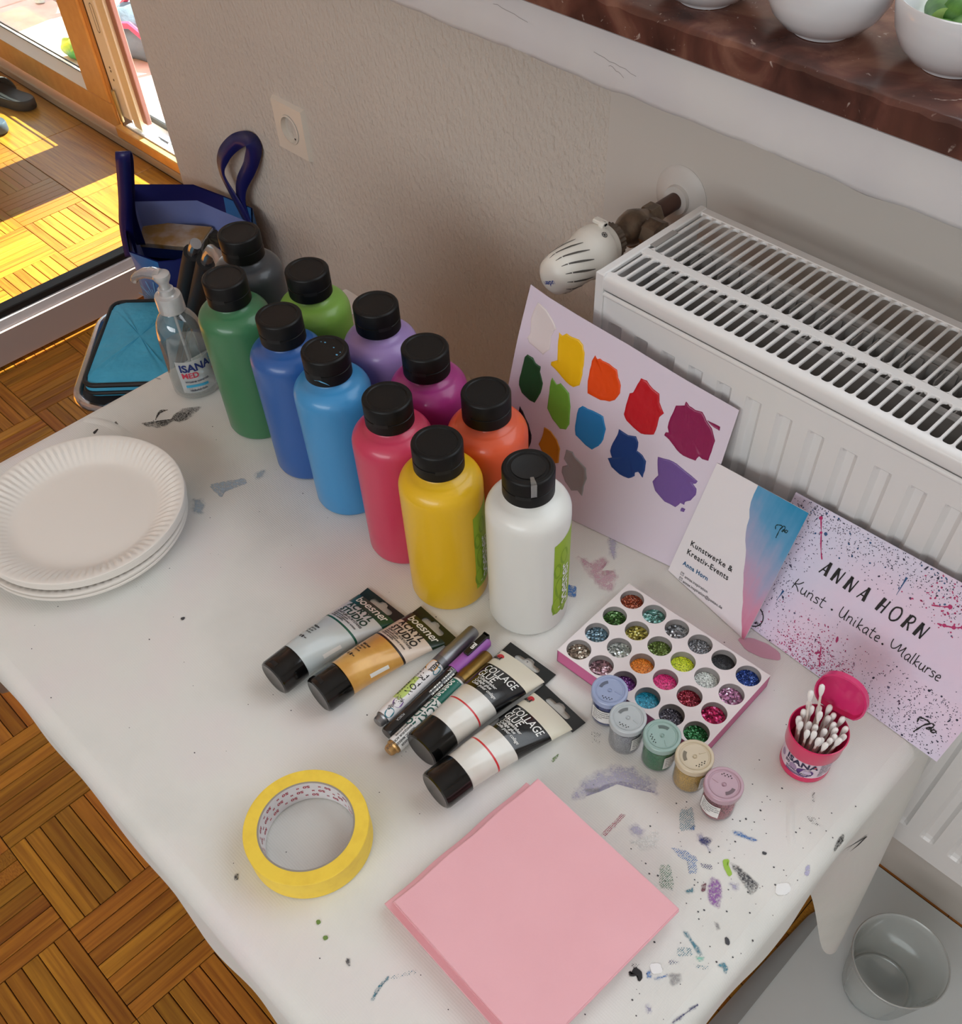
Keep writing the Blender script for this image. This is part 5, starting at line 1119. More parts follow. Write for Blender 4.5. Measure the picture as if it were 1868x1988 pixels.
def spot(az, z, ra, rb_, m, h=.0004, nm='printed_spot'): G().add([cyl(az + ra * math.cos(q) / lr, z + rb_ * math.sin(q), h) for q in [2 * PI * k / 24 for k in range(24)]], [tuple(range(24))]).obj(nm, m, lb, 0)
M_vio = mat('print_plum', (82, 44, 116), .4)
spot(A0 + .40, .0172, .0036, .0042, mat('print_mauve', (156, 128, 160), .4)); spot(A0 + .92, .0160, .0072, .0056, M_vio); spot(A0 + 1.0, .0168, .0036, .0028, mat('print_mauve_light', (196, 178, 204), .4), .0006)
spot(A0 - .28, .020, .0030, .0040, MATS['print_mauve']); spot(A0 + 1.24, .0262, .0011, .0011, mat('print_red', (196, 60, 80), .4), .0006)
g = G(); ribbon(g, [(A0 + .12 + .05 * k, .0108 - .0) for k in range(20)], .0009, lambda a, b: cyl(a, b, .0006)); ribbon(g, [(A0 + .12 + .05 * k, .0122 - .0030) for k in range(18)], .0007, lambda a, b: cyl(a, b, .0006)); g.obj('printed_rule', M_vio, lb, 0)
g = G()
for k in range(9): lettering(g, ('Zur Reinigung und', 'Pflege von Haut', 'Cotton buds 50 pcs', 'Bitte nicht tief', 'in das Ohr', 'einfuehren', '100% Baumwolle', 'Made in Germany', 'Papier')[k], .0019, lambda a, b: cyl(A0 + 1.45 + a / lr, .0290 - .0022 * k + b, .0006), bold=.02)
g.obj('lettering', MATS['print_indigo'], lb, 0)
# lid: D-shaped shell standing on its hinge at the back of the rim
prof = [(-.0150, 0), (-.0205, .006), (-.0228, .014), (-.0222, .024), (-.0180, .034), (-.0105, .0405), (0, .0425), (.0105, .0405), (.0180, .034), (.0222, .024), (.0228, .014), (.0205, .006), (.0150, 0)]
prof = chaikin(prof, 1)
n = len(prof); cx_, cz_ = 0, .02
v = []
for s, d in ((1, 0), (1.0, .0050), (.93, .0054), (.90, .0012), (.5, .0006)): v += [(cx_ + (x - cx_) * s, d, cz_ + (z - cz_) * s) for x, z in prof]
v.append((0, .0005, .02)); g = G().add(v, [(r_ * n + k, r_ * n + (k + 1) % n, (r_ + 1) * n + (k + 1) % n, (r_ + 1) * n + k)[::-1] for r_ in range(4) for k in range(n)] + [((4 * n + k), 5 * n, 4 * n + (k + 1) % n) for k in range(n)] + [tuple(range(n))])
# inner side faces the tub (-y): mirror depth
g.v = [(x, -y, z) for x, y, z in g.v]; g.f = [tuple(reversed(f)) for f in g.f]
lid = g.obj('flip_lid', M_lidp, tubt, 40); lid.location = (0, .0270, .0555); lid.rotation_euler = (R(-6), R(-4), R(4))
G().box(-.007, .007, .0235, .0285, .0500, .0560, b=.0008).obj('hinge', M_lidp, tubt, 0)
# swabs
M_stick = mat('swab_stick', (226, 216, 206), .6); M_cot = mat('cotton', (240, 236, 232), .95, sheen=.5)
SL = .072
stick_m = G().lathe([(0, .002), (.00105, .002), (.00105, SL - .006)], 8).mesh('stick', 40); stick_m.materials.append(M_stick)
tip_m = G().lathe([(0, SL), (.0012, SL - .0004), (.0022, SL - .0018), (.0025, SL - .0045), (.0021, SL - .0085), (.0013, SL - .0125), (.0010, SL - .013)], 12).mesh('tip', 60); tip_m.materials.append(M_cot)
def swab(bx_, by_, tx, ty, tz, lab):
    base = Vector((bx_, by_, .0062)); d = Vector((tx, ty, tz)) - base; top = Vector((tx, ty, tz))
    o = bpy.data.objects.new('cotton_swab', stick_m); COL.objects.link(o)
    q = d.normalized(); o.matrix_world = Matrix.Translation(top - q * SL) @ q.to_track_quat('Z', 'Y').to_matrix().to_4x4()
    tag(o, lab, 'swab', 'cotton swabs in the pink tub')
    c = bpy.data.objects.new('cotton_tip', tip_m); COL.objects.link(c); c.parent = o
cx, cy = -.1136, .4701
LS = 'white cotton swab standing in the packed bunch inside the pink tub'
swab(cx - .004, cy - .002, -.1315, .4680, .0960, 'tallest white cotton swab, standing up at the left of the tub')
swab(cx + .002, cy + .004, -.1285, .4800, .0950, 'white cotton swab reaching up just below the pink lid')
swab(cx + .004, cy - .004, -.1170, .4640, .0850, 'white cotton swab standing clear in the middle of the tub')
rnd = random.Random(3)
pts = []
for k in range(400):
    a, r_ = rnd.uniform(0, 2 * PI), .0205 * math.sqrt(rnd.random())
    p = (cx + .001 + r_ * math.cos(a), cy + r_ * math.sin(a))
    if all(math.hypot(p[0] - q[0], p[1] - q[1]) > .0052 for q in pts): pts.append(p)
    if len(pts) >= 34: break
for x, y in pts:
    dx, dy = x - cx, y - cy
    if math.hypot(dx + .006, dy - .002) < .0075: continue
    swab(cx + dx * .62, cy + dy * .62, cx + dx * 1.03, cy + dy * 1.03, .066 + rnd.uniform(-.003, .006) , LS)

# ------------------------------------------------------------------ masking tape
TX, TY = -.3666, .1218
tp = thing('masking_tape', 'roll of yellow masking tape lying flat near the table edge', 'tape', (TX, TY, .0008), 0)
M_ty = mat('tape_yellow', (246, 212, 74), .55, bump=(500, .15, .0003), noise=(90, (238, 202, 70), .45, .7))
g = G().lathe([(.0400, .0006), (.0510, .0004), (.0516, .0010), (.0516, .0268), (.0511, .0275), (.0400, .0272)], 96); g.obj('tape_winding', M_ty, tp, 30)
G().lathe([(.0385, .0272), (.0400, .0274), (.0400, .0006), (.0385, .0004)], 96).obj('core_edge', mat('core_grey', (150, 142, 132), .8), tp, 30)
core = G().lathe([(.0385, .0272), (.0385, .0004)], 96).obj('core', mat('core_white', (216, 212, 212), .6), tp, 60)
g = G(); rr = .0383
for row, z in enumerate((.0195, .0125, .0055)):
    for k in range(13):
        a = 2 * PI * k / 13 + row * .17
        lettering(g, '50', .0052, lambda x, y: (rr * math.cos(a + x / rr), rr * math.sin(a + x / rr), z + .0036 - y), bold=.03, sx=1.15)
        lettering(g, 'M', .0030, lambda x, y: (rr * math.cos(a + .24 + x / rr), rr * math.sin(a + .24 + x / rr), z + .0030 - y), bold=.03)
g.obj('lettering', mat('print_crimson', (170, 40, 66), .5), core, 0)

# ------------------------------------------------------------------ paper plates
def plate():
    def rad(a, r, z):
        if r > .079 and r < .1045:
            t = min(1, (r - .079) / .008) * min(1, (.1045 - r) / .003); s = .0011 * t * math.cos(a * 84); return (r + s * .3, z + s)
        return (r, z)
    up = [(0, .0010), (.040, .0010), (.066, .0011), (.0745, .0013), (.0785, .0025), (.0835, .0055), (.089, .0090), (.095, .0120), (.1005, .0142), (.1045, .0150), (.1072, .0151), (.1081, .0149), (.1084, .0146)]
    dn = [(.1081, .0143), (.1068, .0144), (.1045, .0143), (.1000, .0134), (.0945, .0112), (.0885, .0082), (.083, .0047), (.0785, .0016), (.0745, .0004), (.040, .0002), (0, .0002)]
    return G().lathe(up + dn, 336, None, rad=rad)
M_pl = mat('plate_paper', (232, 226, 218), .6, bump=(300, .08, .0003))
pm_ = plate().mesh('plate', 50); pm_.materials.append(M_pl)
zz = .0006
LP = 'white paper plate in the stack at the left end, under the top one'
LB = 'white paper plate of the lower nest, set slightly off the stack above it'
lv = [(.0006, .004, -.0045, LB), (.0022, .004, -.0045, LB), (.0046, .003, -.0035, LB), (.0062, .003, -.0035, LB)] + [(.0102 + .00135 * k, .0, .0, LP) for k in range(6)]
lv.append((.0102 + .00135 * 6, 0, 0, 'topmost white paper plate with a fluted rim, stacked at the left end'))
for z, dx, dy, lb_ in lv:
    o = bpy.data.objects.new('paper_plate', pm_); COL.objects.link(o); o.location = (-.8234 + dx, .1827 + dy, z); o.rotation_euler = (0, 0, 2 * PI / 84 * random.randint(0, 83))
    tag(o, lb_, 'plate', 'paper plates in a stack')

# ------------------------------------------------------------------ pink napkins
M_nap = mat('napkin_pink', (242, 184, 192), .85, bump=(900, .25, .0004), noise=(12, (238, 178, 186), .3, .7), sheen=.2)
NR = R(-2.43); S_ = .1562
def napkin(th):
    """one folded napkin: two leaves joined by a soft rounded fold on its left side"""
    g = G(); n = 7; v = []
    st = [(S_, .0), (S_ - .0006, .0)] + [(th * .55 - th * .55 * math.sin(PI * k / n), th / 2 - th / 2 * math.cos(PI * k / n)) for k in range(n + 1)] + [(S_, th)]
    st = [(S_, 0)] + [(th * .8 - th * .8 * math.sin(PI * k / n), th / 2 - th / 2 * math.cos(PI * k / n)) for k in range(n + 1)] + [(S_, th), (S_, th * .56), (th * 1.2, th * .54), (th * 1.2, th * .46), (S_, th * .44)]
    ny = 24
    for j in range(ny + 1):
        y = -S_ * j / ny
        for x, z in st: v.append((x + (.0005 * math.sin(j * .7) if x < .01 else 0), y, z))
    m = len(st); g.add(v, [(j * m + k, j * m + (k + 1) % m, (j + 1) * m + (k + 1) % m, (j + 1) * m + k)[::-1] for j in range(ny) for k in range(m)])
    g.add([v[k] for k in range(m)], [tuple(range(m))]); g.add([v[ny * m + k] for k in range(m)], [tuple(reversed(range(m)))])
    return g.mesh('napkin', 50)
nm_ = napkin(.0021); nm_.materials.append(M_nap)
NZ = 10
for k in range(NZ):
    o = bpy.data.objects.new('paper_napkin', nm_); COL.objects.link(o)
    off = -.0090 if k < 4 else (-.0042 if k == 4 else (-.0008 if k < 8 else .0))
    o.location = (-.2620 + off + random.uniform(-.0006, .0006), .2879 + random.uniform(-.0008, .0008) + (-.0045 if k < 4 else 0), .0006 + .00214 * k + (.0001 if k > 3 else 0)); o.rotation_euler = (0, 0, NR + random.uniform(-.006, .006) * (1 if k < NZ - 1 else 0))
    tag(o, 'topmost pink paper napkin of the square stack' if k == NZ - 1 else ('pink paper napkin in the lower pack, jutting out at the left' if k < 4 else 'pink paper napkin in the upper part of the stack, under the top one'), 'napkin', 'pink paper napkins in a stack')

# ------------------------------------------------------------------ pump bottle
sa = thing('sanitizer_bottle', 'clear pump bottle of hand gel with a white label beside the green bottle', 'bottle', (-.9385, .3990, .0006))
M_sb = clear('sanitizer_plastic', (244, 248, 248), .13, .04, body=.06, bodycol=(220, 226, 226))
pr = [(0, .0015), (.0245, .0015), (.0270, .0005), (.0284, .0020), (.0284, .012), (.0278, .040), (.0272, .060), (.0268, .072), (.0258, .082), (.0232, .0915), (.0190, .0985), (.0140, .1035), (.0120, .1055), (.0118, .108)]
G().lathe(pr, 56).obj('bottle_body', M_sb, sa, 50)
G().lathe([(0, .003), (.0255, .003), (.0270, .008), (.0264, .058), (0, .0585)], 40).obj('gel', clear('gel', (236, 242, 244), .04, .1, body=.10, bodycol=(214, 224, 228)), sa, 50)
G().lathe([(.0016, .006), (.0016, .108)], 10).obj('dip_tube', clear('dip_tube', (230, 232, 232), .1, .1, body=.4), sa, 60)
M_frost = clear('frosted_white', (240, 240, 240), .12, .15, body=.62, bodycol=(224, 222, 220))
G().lathe([(.0118, .1065), (.0150, .1065), (.0154, .1072), (.0152, .1230), (.0144, .1255), (.0105, .1262), (.0090, .1275), (.0088, .1330), (.0062, .1338)], 48).obj('pump_collar', M_frost, sa, 30)
g = G().lathe([(.0058, .1330), (.0060, .1400), (.0085, .1440), (.0100, .1475), (.0096, .1510), (.0070, .1528), (0, .1532)], 32)
g.obj('pump_head', M_frost, sa, 40)
NA = R(-152)
nz = [(0, .1490, .0072), (.010, .1500, .0070), (.020, .1488, .0058), (.030, .1445, .0048), (.036, .1395, .0042), (.038, .1362, .0038)]
G().tube([(q * math.cos(NA), q * math.sin(NA), z) for q, z, _ in nz], [r_ for _, _, r_ in nz], 16).obj('nozzle', clear('nozzle_clear', (240, 240, 240), .2, .05, body=.25, bodycol=(224, 224, 222)), sa, 50)
G().add([( q * math.cos(NA) + s * math.sin(NA), q * math.sin(NA) - s * math.cos(NA), .1562 - abs(q - .010) * .12) for q, s in ((.006, -.003), (.014, -.003), (.014, .003), (.006, .003))], [(0, 3, 2, 1)]).obj('tape_tab', mat('tab_blue', (170, 196, 226), .4), sa, 0)
lr = .0282
def cy2(a, z, h=0): return ((lr + .0002 - .00045 * (z - .012) / .028 * (1 if z > .012 else 0) + h) * math.cos(a), (lr + .0002 - .00045 * (z - .012) / .028 * (1 if z > .012 else 0) + h) * math.sin(a), z)
A0 = R(-62)
lb = G().add([cy2(A0 + R(k * 5), z) for k in range(25) for z in (.010, .033, .0535)], [q for k in range(24) for q in ((3 * k, 3 * k + 3, 3 * k + 4, 3 * k + 1), (3 * k + 1, 3 * k + 4, 3 * k + 5, 3 * k + 2))]).obj('label', clear('label_film', (236, 240, 242), .06, .2, body=.55, bodycol=(222, 226, 228)), sa, 60)
A1 = A0 + .12
g = G(); lettering(g, 'ISANA', .0136, lambda a, b: cy2(A1 + a / lr, .0400 + b, .0005), bold=.035); g.obj('lettering', mat('print_navy2', (30, 46, 110), .5), lb, 0)
g = G(); lettering(g, 'MED', .0100, lambda a, b: cy2(A1 + .02 + a / lr, .0312 + b, .0005), bold=.03); lettering(g, '99%', .0075, lambda a, b: cy2(A1 + 1.42 + a / lr, .0290 + b, .0005), bold=.04)
spotm = MATS['print_red']; g.obj('lettering', spotm, lb, 0)
g = G(); lettering(g, 'DES', .0068, lambda a, b: cy2(A1 + 1.38 + a / lr, .0470 + b, .0005), bold=.03); lettering(g, 'HAND', .0068, lambda a, b: cy2(A1 + 1.38 + a / lr, .0405 + b, .0005), bold=.03)
ribbon(g, [(A1 + .08 + .055 * k, .0195 + .0006 * math.sin(k * .25)) for k in range(18)], .0036, lambda a, b: cy2(a, b, .0005)); g.obj('lettering', mat('print_cyan', (60, 160, 196), .5), lb, 0)
g = G(); lettering(g, 'HYGIENE HANDGEL', .0032, lambda a, b: cy2(A1 + .10 + a / lr, .0248 + b, .0005), bold=.02); lettering(g, 'DESINFEKTION', .0030, lambda a, b: cy2(A1 + .20 + a / lr, .0128 + b, .0005), bold=.02); g.obj('lettering', MATS['print_indigo'], lb, 0)
g = G().add([cy2(A1 + 1.46 + q * .055, z, .0004) for q in range(6) for z in (.0225, .0272)], [(2 * k, 2 * k + 2, 2 * k + 3, 2 * k + 1) for k in range(5)]); g.obj('printed_badge', spotm, lb, 0)

# ------------------------------------------------------------------ colour sample sheet
M_paper = mat('paper_lilac', (218, 206, 220), .7, bump=(40, .05, .001))
SB, SE, SU = Vector((-.3228, .5684, .0008)), Vector((.9848, .1737, 0)), Vector((-.0449, .2546, .966))
SN = SE.cross(SU).normalized()
def sheet(u, v_, h=0):
    w = .0025 * math.sin((u + .237) / .237 * PI) * (v_ / .2); cu = max(0, (-u - .205)) * max(0, v_ - .17) * 9
    return SB + SE * u + SU * v_ + SN * (h + w + cu * -.25)
def stop(u): return interp(-u, [(0, .185), (.0537, .1939), (.1156, .2059), (.1733, .2149), (.2282, .2243), (.24, .226)])
def topl(u):
    P_ = [(0, .185), (.0537, .1939), (.1156, .2059), (.1733, .2149), (.2282, .2243), (.25, .2275)]
    for (a, p), (b, q) in zip(P_, P_[1:]):
        if -u <= b: return p + (q - p) * (-u - a) / (b - a)
    return .2275
def shg(u, v_):
    vv_ = v_ * topl(-.2282 * (1 - u)); ul = -.2382 + .0100 * (vv_ / .2243) ** 2; ur = .0028 * vv_ / .185
    return sheet(ul + (ur - ul) * u, vv_)
g = G().grid(shg, 30, 20); k = len(g.v); g.add([Vector(p) - SN * .0004 for p in g.v], [tuple(reversed(f)) for f in g.f])
sh = tag(g.obj('sample_sheet', M_paper, None, 60), 'pale lilac paper sheet with many dabs of paint, leaning against the radiator', 'paper')
DC = dict(black=(22, 22, 24), white=(224, 214, 212), yellow=(236, 186, 10), orange=(228, 74, 10), red=(190, 8, 30), magenta=(138, 4, 76), magenta_streak=(138, 4, 76), dark_green=(30, 82, 42), light_green=(112, 172, 60), sky_blue=(10, 122, 184),
          dark_blue=(8, 56, 124), ochre=(190, 128, 30), grey=(150, 150, 152), violet=(112, 80, 150), violet_drop=(112, 80, 150))
for nm, p in DABS.items():
    q = []
    for a, b_ in zip(p, p[1:] + p[:1]):
        for t in (0, .5): q.append((a[0] + (b_[0] - a[0]) * t + random.uniform(-.0003, .0003), a[1] + (b_[1] - a[1]) * t + random.uniform(-.0003, .0003)))
    n = len(q); cx = sum(a for a, _ in q) / n; cy = sum(b_ for _, b_ in q) / n
    ar = sum(q[k][0] * q[(k + 1) % n][1] - q[(k + 1) % n][0] * q[k][1] for k in range(n))
    if ar < 0: q = q[::-1]
    th = .0009
    v = [sheet(a, b_, .0001) for a, b_ in q]; 
    rings = [(.97, th * .8), (.93, th), (.80, th * .65), (.5, th * .5)]
    for s, h in rings: v += [sheet(cx + (a - cx) * s, cy + (b_ - cy) * s, h + random.uniform(-.00008, .00008)) for a, b_ in q]
    v.append(sheet(cx, cy, th * .5)); g = G().add(v, [(r_ * n + k, r_ * n + (k + 1) % n, (r_ + 1) * n + (k + 1) % n, (r_ + 1) * n + k) for r_ in range(4) for k in range(n)] + [(4 * n + k, 4 * n + (k + 1) % n, 5 * n) for k in range(n)])
    g.obj('paint_dab', mat('dab_' + nm, DC[nm], .38, coat=.1, bump=(260, .35, .0008, (1, 1, .5))), sh, 60, label='%s paint dab' % nm.replace('_', ' '))
# paint brush handle behind the orange bottle
# ------------------------------------------------------------------ flyer
FB, FE, FU = Vector((-.3374, .5601, .0008)), Vector((.9857, -.1684, 0)), Vector((.0521, .3049, .951)); FN = FE.cross(FU).normalized()
def fly(u, v_, h=0): return FB + FE * u + FU * v_ + FN * h
FC = [(0, 0), (.1094, 0), (.1045, .1491), (.0003, .1314)]
def quad(u, v_, C_=FC): return tuple(C_[0][d] * (1 - u) * (1 - v_) + C_[1][d] * u * (1 - v_) + C_[2][d] * u * v_ + C_[3][d] * (1 - u) * v_ for d in (0, 1))
g = G().grid(lambda u, v_: fly(*quad(u, v_)), 6, 6); g.add([Vector(p) - FN * .0006 for p in g.v], [tuple(reversed(f)) for f in g.f])
fo = tag(g.obj('flyer', mat('flyer_paper', (236, 232, 236), .45), None, 60), 'white card flyer with a blue and pink watercolour corner, leaning beside the paint sheet', 'flyer')
def wcol():
    m = bpy.data.materials.new('watercolour_print'); m.use_nodes = True; N = m.node_tree.nodes; L = m.node_tree.links; b = N['Principled BSDF']
    tc = N.new('ShaderNodeTexCoord'); sx = N.new('ShaderNodeSeparateXYZ'); L.new(tc.outputs['UV'], sx.inputs[0])
    n = N.new('ShaderNodeTexNoise'); n.inputs['Scale'].default_value = 7; n.inputs['Detail'].default_value = 5; L.new(tc.outputs['UV'], n.inputs['Vector'])
    mp = N.new('ShaderNodeMapping'); mp.inputs['Scale'].default_value = (9, 1.2, 1); L.new(tc.outputs['UV'], mp.inputs[0]); n2 = N.new('ShaderNodeTexNoise'); n2.inputs['Scale'].default_value = 1.5; L.new(mp.outputs[0], n2.inputs['Vector'])
    a = N.new('ShaderNodeMath'); a.operation = 'MULTIPLY_ADD'; a.inputs[1].default_value = .22; L.new(n.outputs['Fac'], a.inputs[0]); L.new(sx.outputs['Y'], a.inputs[2])
    a2 = N.new('ShaderNodeMath'); a2.operation = 'MULTIPLY_ADD'; a2.inputs[1].default_value = .30; L.new(sx.outputs['X'], a2.inputs[0]); L.new(a.outputs[0], a2.inputs[2])
    a3 = N.new('ShaderNodeMath'); a3.operation = 'MULTIPLY_ADD'; a3.inputs[1].default_value = .30; L.new(n2.outputs['Fac'], a3.inputs[0]); L.new(a2.outputs[0], a3.inputs[2])
    r = N.new('ShaderNodeValToRGB'); e = r.color_ramp.elements; e[0].position = .28; e[0].color = lin((208, 120, 150)); e[1].position = 1.0; e[1].color = lin((0, 120, 158))
    for p, c in ((.40, (214, 150, 178)), (.55, (170, 168, 200)), (.72, (96, 158, 200)), (.88, (30, 140, 186))): k = e.new(p); k.color = lin(c)
    mm = N.new('ShaderNodeMath'); mm.operation = 'MULTIPLY_ADD'; mm.inputs[1].default_value = .588; mm.inputs[2].default_value = -.03; L.new(a3.outputs[0], mm.inputs[0]); L.new(mm.outputs[0], r.inputs['Fac']); L.new(r.outputs[0], b.inputs['Base Color']); b.inputs['Roughness'].default_value = .45
    return m
WP = [(.0490, .1398), (.1043, .1490), (.1092, .0003), (.1052, .0003), (.0982, .0145), (.0894, .0323), (.0808, .0498), (.0727, .0673), (.0676, .0791), (.0600, .0926), (.0555, .1081), (.0492, .1220), (.0488, .1310)]
WL = [(.1052, .0003), (.1010, .0090), (.0982, .0145), (.0935, .0230), (.0894, .0323), (.0848, .0410), (.0808, .0498), (.0765, .0580), (.0727, .0673), (.0697, .0740), (.0676, .0791), (.0630, .0865), (.0600, .0926), (.0575, .1000), (.0555, .1081), (.0520, .1150), (.0497, .1220), (.0488, .1300), (.0489, .1397)]
g = G(); v = []; uvq = []
for i, (u, v_) in enumerate(WL):
    ur = .1094 - .0049 * v_ / .1491 - .0001; vr = min(.1489, v_ + (.1489 - .1397) * (v_ / .1397)); wob = random.uniform(-.0005, .0005)
    for k in range(5): t = k / 4; uu, vq = (u + wob) * (1 - t) + ur * t, v_ * (1 - t) + vr * t; v.append(fly(uu, vq, .00015)); uvq.append((uu / .11, vq / .15))
g.add(v, [(i * 5 + k, i * 5 + k + 1, (i + 1) * 5 + k + 1, (i + 1) * 5 + k) for i in range(len(WL) - 1) for k in range(4)])
o = g.obj('watercolour_corner', wcol(), fo, 60); ul = o.data.uv_layers.new(name='print')
for i, lp in enumerate(o.data.loops): ul.data[i].uv = uvq[lp.vertex_index]
SLP = .152
def ftext(g, s, u, v_, size, bold, sp=1.0):
    c, s_ = math.cos(SLP), math.sin(SLP); lettering(g, s, size, lambda a, b: fly(u + a * c - b * s_, v_ + a * s_ + b * c, .0003), bold=bold, space=sp)
g = G(); ftext(g, 'Kunstwerke &', .0112, .0415, .0083, .016, 1.13); ftext(g, 'Kreativ-Events', .0114, .0312, .0083, .016, 1.10)
ftext(g, 'annas.inspiration', .0211, .0072, .0044, .010, 1.04); ftext(g, 'annas.inspiration@posteo.de', .0214, .0012, .0044, .010, 1.02); g.obj('lettering', M_print_black, fo, 0)
g = G(); ftext(g, 'Anna Horn', .0129, .0180, .0066, .03, 1.12); g.obj('lettering', mat('print_petrol', (24, 92, 136), .5), fo, 0)
g = G()
for u, v_ in ((.0153, .0070), (.0161, .0012)):
    q = [(u, v_), (u + .0036, v_ + .0005), (u + .0033, v_ + .0038), (u - .0003, v_ + .0033), (u, v_)]; ribbon(g, q, .00045, lambda a, b: fly(a, b, .0003))
ribbon(g, [(.0158, .0100), (.0172, .0088), (.0184, .0106)], .0004, lambda a, b: fly(a, b, .0003)); ribbon(g, [(.0160, .0043), (.0178, .0028), (.0192, .0047)], .0004, lambda a, b: fly(a, b, .0003))
g.obj('small_icon', M_print_black, fo, 0)
def signature(g, fn, s, w):
    for P_ in ([(-.9, .25), (-.95, .75), (-.55, 1.0), (.05, .98), (-.25, .35), (-.55, -.55), (-.65, -.9)], [(-.1, .55), (.25, 1.05), (.55, .95), (.35, .35), (.1, .30), (.45, .62), (.62, .28), (.9, .35), (1.0, .62), (.72, .60), (.62, .35)], ):
        q = smoothline(P_, 6); ribbon(g, [(a * s, b * s) for a, b in q], [w * (.6 + .5 * math.sin(k * .5) ** 2) for k in range(len(q))], fn)
g = G(); cs, sn = math.cos(.35), math.sin(.35); signature(g, lambda a, b: fly(.0905 + a * cs - b * sn, .1165 + a * sn + b * cs, .0004), .0066, .0010); g.obj('signature', mat('print_deepgreen', (6, 52, 56), .5), fo, 0)

# ------------------------------------------------------------------ poster
PB_, PE, PU = Vector((-.2290, .5577, .0008)), Vector((.999, -.0437, 0)), Vector((.0172, .3929, .9194)); PN = PE.cross(PU).normalized()
def pos(u, v_, h=0): return PB_ + PE * u + PU * v_ + PN * h
PC = [(-.0270, 0), (.1986, 0), (.2030, .1540), (-.0275, .1403)]
def pap():
    m = bpy.data.materials.new('poster_paper'); m.use_nodes = True; N = m.node_tree.nodes; L = m.node_tree.links; b = N['Principled BSDF']; b.inputs['Roughness'].default_value = .6
    tc = N.new('ShaderNodeTexCoord'); n = N.new('ShaderNodeTexNoise'); n.inputs['Scale'].default_value = 11; n.inputs['Detail'].default_value = 4; L.new(tc.outputs['Object'], n.inputs['Vector'])
    r = N.new('ShaderNodeValToRGB'); e = r.color_ramp.elements; e[0].position = .40; e[0].color = lin((218, 214, 234)); e[1].position = .66; e[1].color = lin((230, 210, 230)); L.new(n.outputs['Fac'], r.inputs['Fac']); L.new(r.outputs[0], b.inputs['Base Color'])
    return m
g = G().grid(lambda u, v_: pos(*quad(u, v_, PC)), 8, 6); g.add([Vector(p) - PN * .0008 for p in g.v], [tuple(reversed(f)) for f in g.f])
po = tag(g.obj('poster', pap(), None, 60), 'lavender paint-speckled sign lettered ANNA HORN leaning at the table corner', 'sign')
rn = random.Random(11)
def dots(n, fpos, col, nm, smin, smax, big=.03):
    g = G()
    for _ in range(n):
        u, v_ = fpos()
        lo, hi = -.026, .198
        vmax = .1403 + .0137 * (u + .0275) / .23 - .001
        if not (lo < u < hi and .001 < v_ < vmax): continue
        if .018 < u < .172 and .056 < v_ < .104 and rn.random() < .93: continue
        s = rn.uniform(smin, smax) * (2.2 if rn.random() < big else 1); an = rn.uniform(0, 3.14); el = rn.choice((1, 1, 1.3, 2.0))
        ca, sa_ = math.cos(an), math.sin(an)
        g.add([pos(u + s * (el * math.cos(q) * ca - math.sin(q) * sa_ / el ** .5), v_ + s * (el * math.cos(q) * sa_ + math.sin(q) * ca / el ** .5), .00025) for q in (0, 1.05, 2.1, 3.14, 4.2, 5.2)], [tuple(range(6))])
    g.obj(nm, mat('speck_' + nm, col, .5), po, 0, kind='stuff')
def topband(): u = rn.uniform(-.026, .198); return u, .1403 + .0137 * (u + .0275) / .23 - abs(rn.gauss(0, .018))
def botleft(): return rn.gauss(.075, .035), abs(rn.gauss(.012, .020))
def botright(): return rn.gauss(.165, .024), rn.uniform(.0, .055) ** 1.0
def leftb(): return rn.gauss(.0, .010), rn.uniform(.03, .14)
def anyw(): return rn.uniform(-.026, .198), rn.uniform(0, .15)
dots(900, topband, (44, 42, 66), 'dark_speckle', .0002, .00055); dots(420, botleft, (70, 36, 70), 'plum_speckle', .0002, .0005); dots(520, botright, (40, 38, 62), 'ink_speckle', .0002, .0006)
dots(260, leftb, (46, 44, 76), 'indigo_speckle', .00022, .0006); dots(260, anyw, (96, 90, 120), 'grey_speckle', .0002, .0006)
dots(420, lambda: (rn.gauss(.060, .022), abs(rn.gauss(.014, .016))), (176, 40, 104), 'pink_speckle', .0003, .0008); dots(110, lambda: (rn.gauss(.140, .018), rn.gauss(.128, .012)), (184, 40, 104), 'rose_speckle', .0003, .0010); dots(60, topband, (40, 84, 130), 'blue_speckle', .0005, .0010)
M_rose = mat('speck_rose', (184, 40, 104), .5)
for P_, dd in (([(.004, .1325), (.010, .122), (.0175, .108), (.023, .100)], ((.004, .1325, .0018), (.0105, .121, .0013))), ([(.1225, .1195), (.130, .1235), (.1355, .1270)], ((.1355, .1270, .0020),)),
               ([(.1345, .1085), (.140, .1105), (.147, .1135), (.1530, .1180)], ((.140, .1105, .0017), (.147, .1135, .0018), (.1530, .1180, .0021))), ([(.062, .028), (.067, .016), (.071, .009)], ())):
    g = G(); q = smoothline(P_, 5); ribbon(g, q, [.0004 + .0010 * abs(math.sin(k * .55 + .4)) for k in range(len(q))], lambda a, b: pos(a, b, .0003))
    for u, v_, s in dd: g.add([pos(u + s * math.cos(q_), v_ + s * math.sin(q_), .00032) for q_ in [.7 * k for k in range(9)]], [tuple(range(9))])
    g.obj('rose_splatter', M_rose, po, 0)
g = G(); ribbon(g, [(.0935, .1285), (.0938, .122), (.0940, .110)], [.0020, .0010, .0003], lambda a, b: pos(a, b, .0003)); ribbon(g, [(.006, .053), (.0055, .047), (.0045, .041)], [.0022, .0008, .0003], lambda a, b: pos(a, b, .0003)); g.obj('blue_splatter', mat('speck_blue', (36, 84, 132), .5), po, 0)
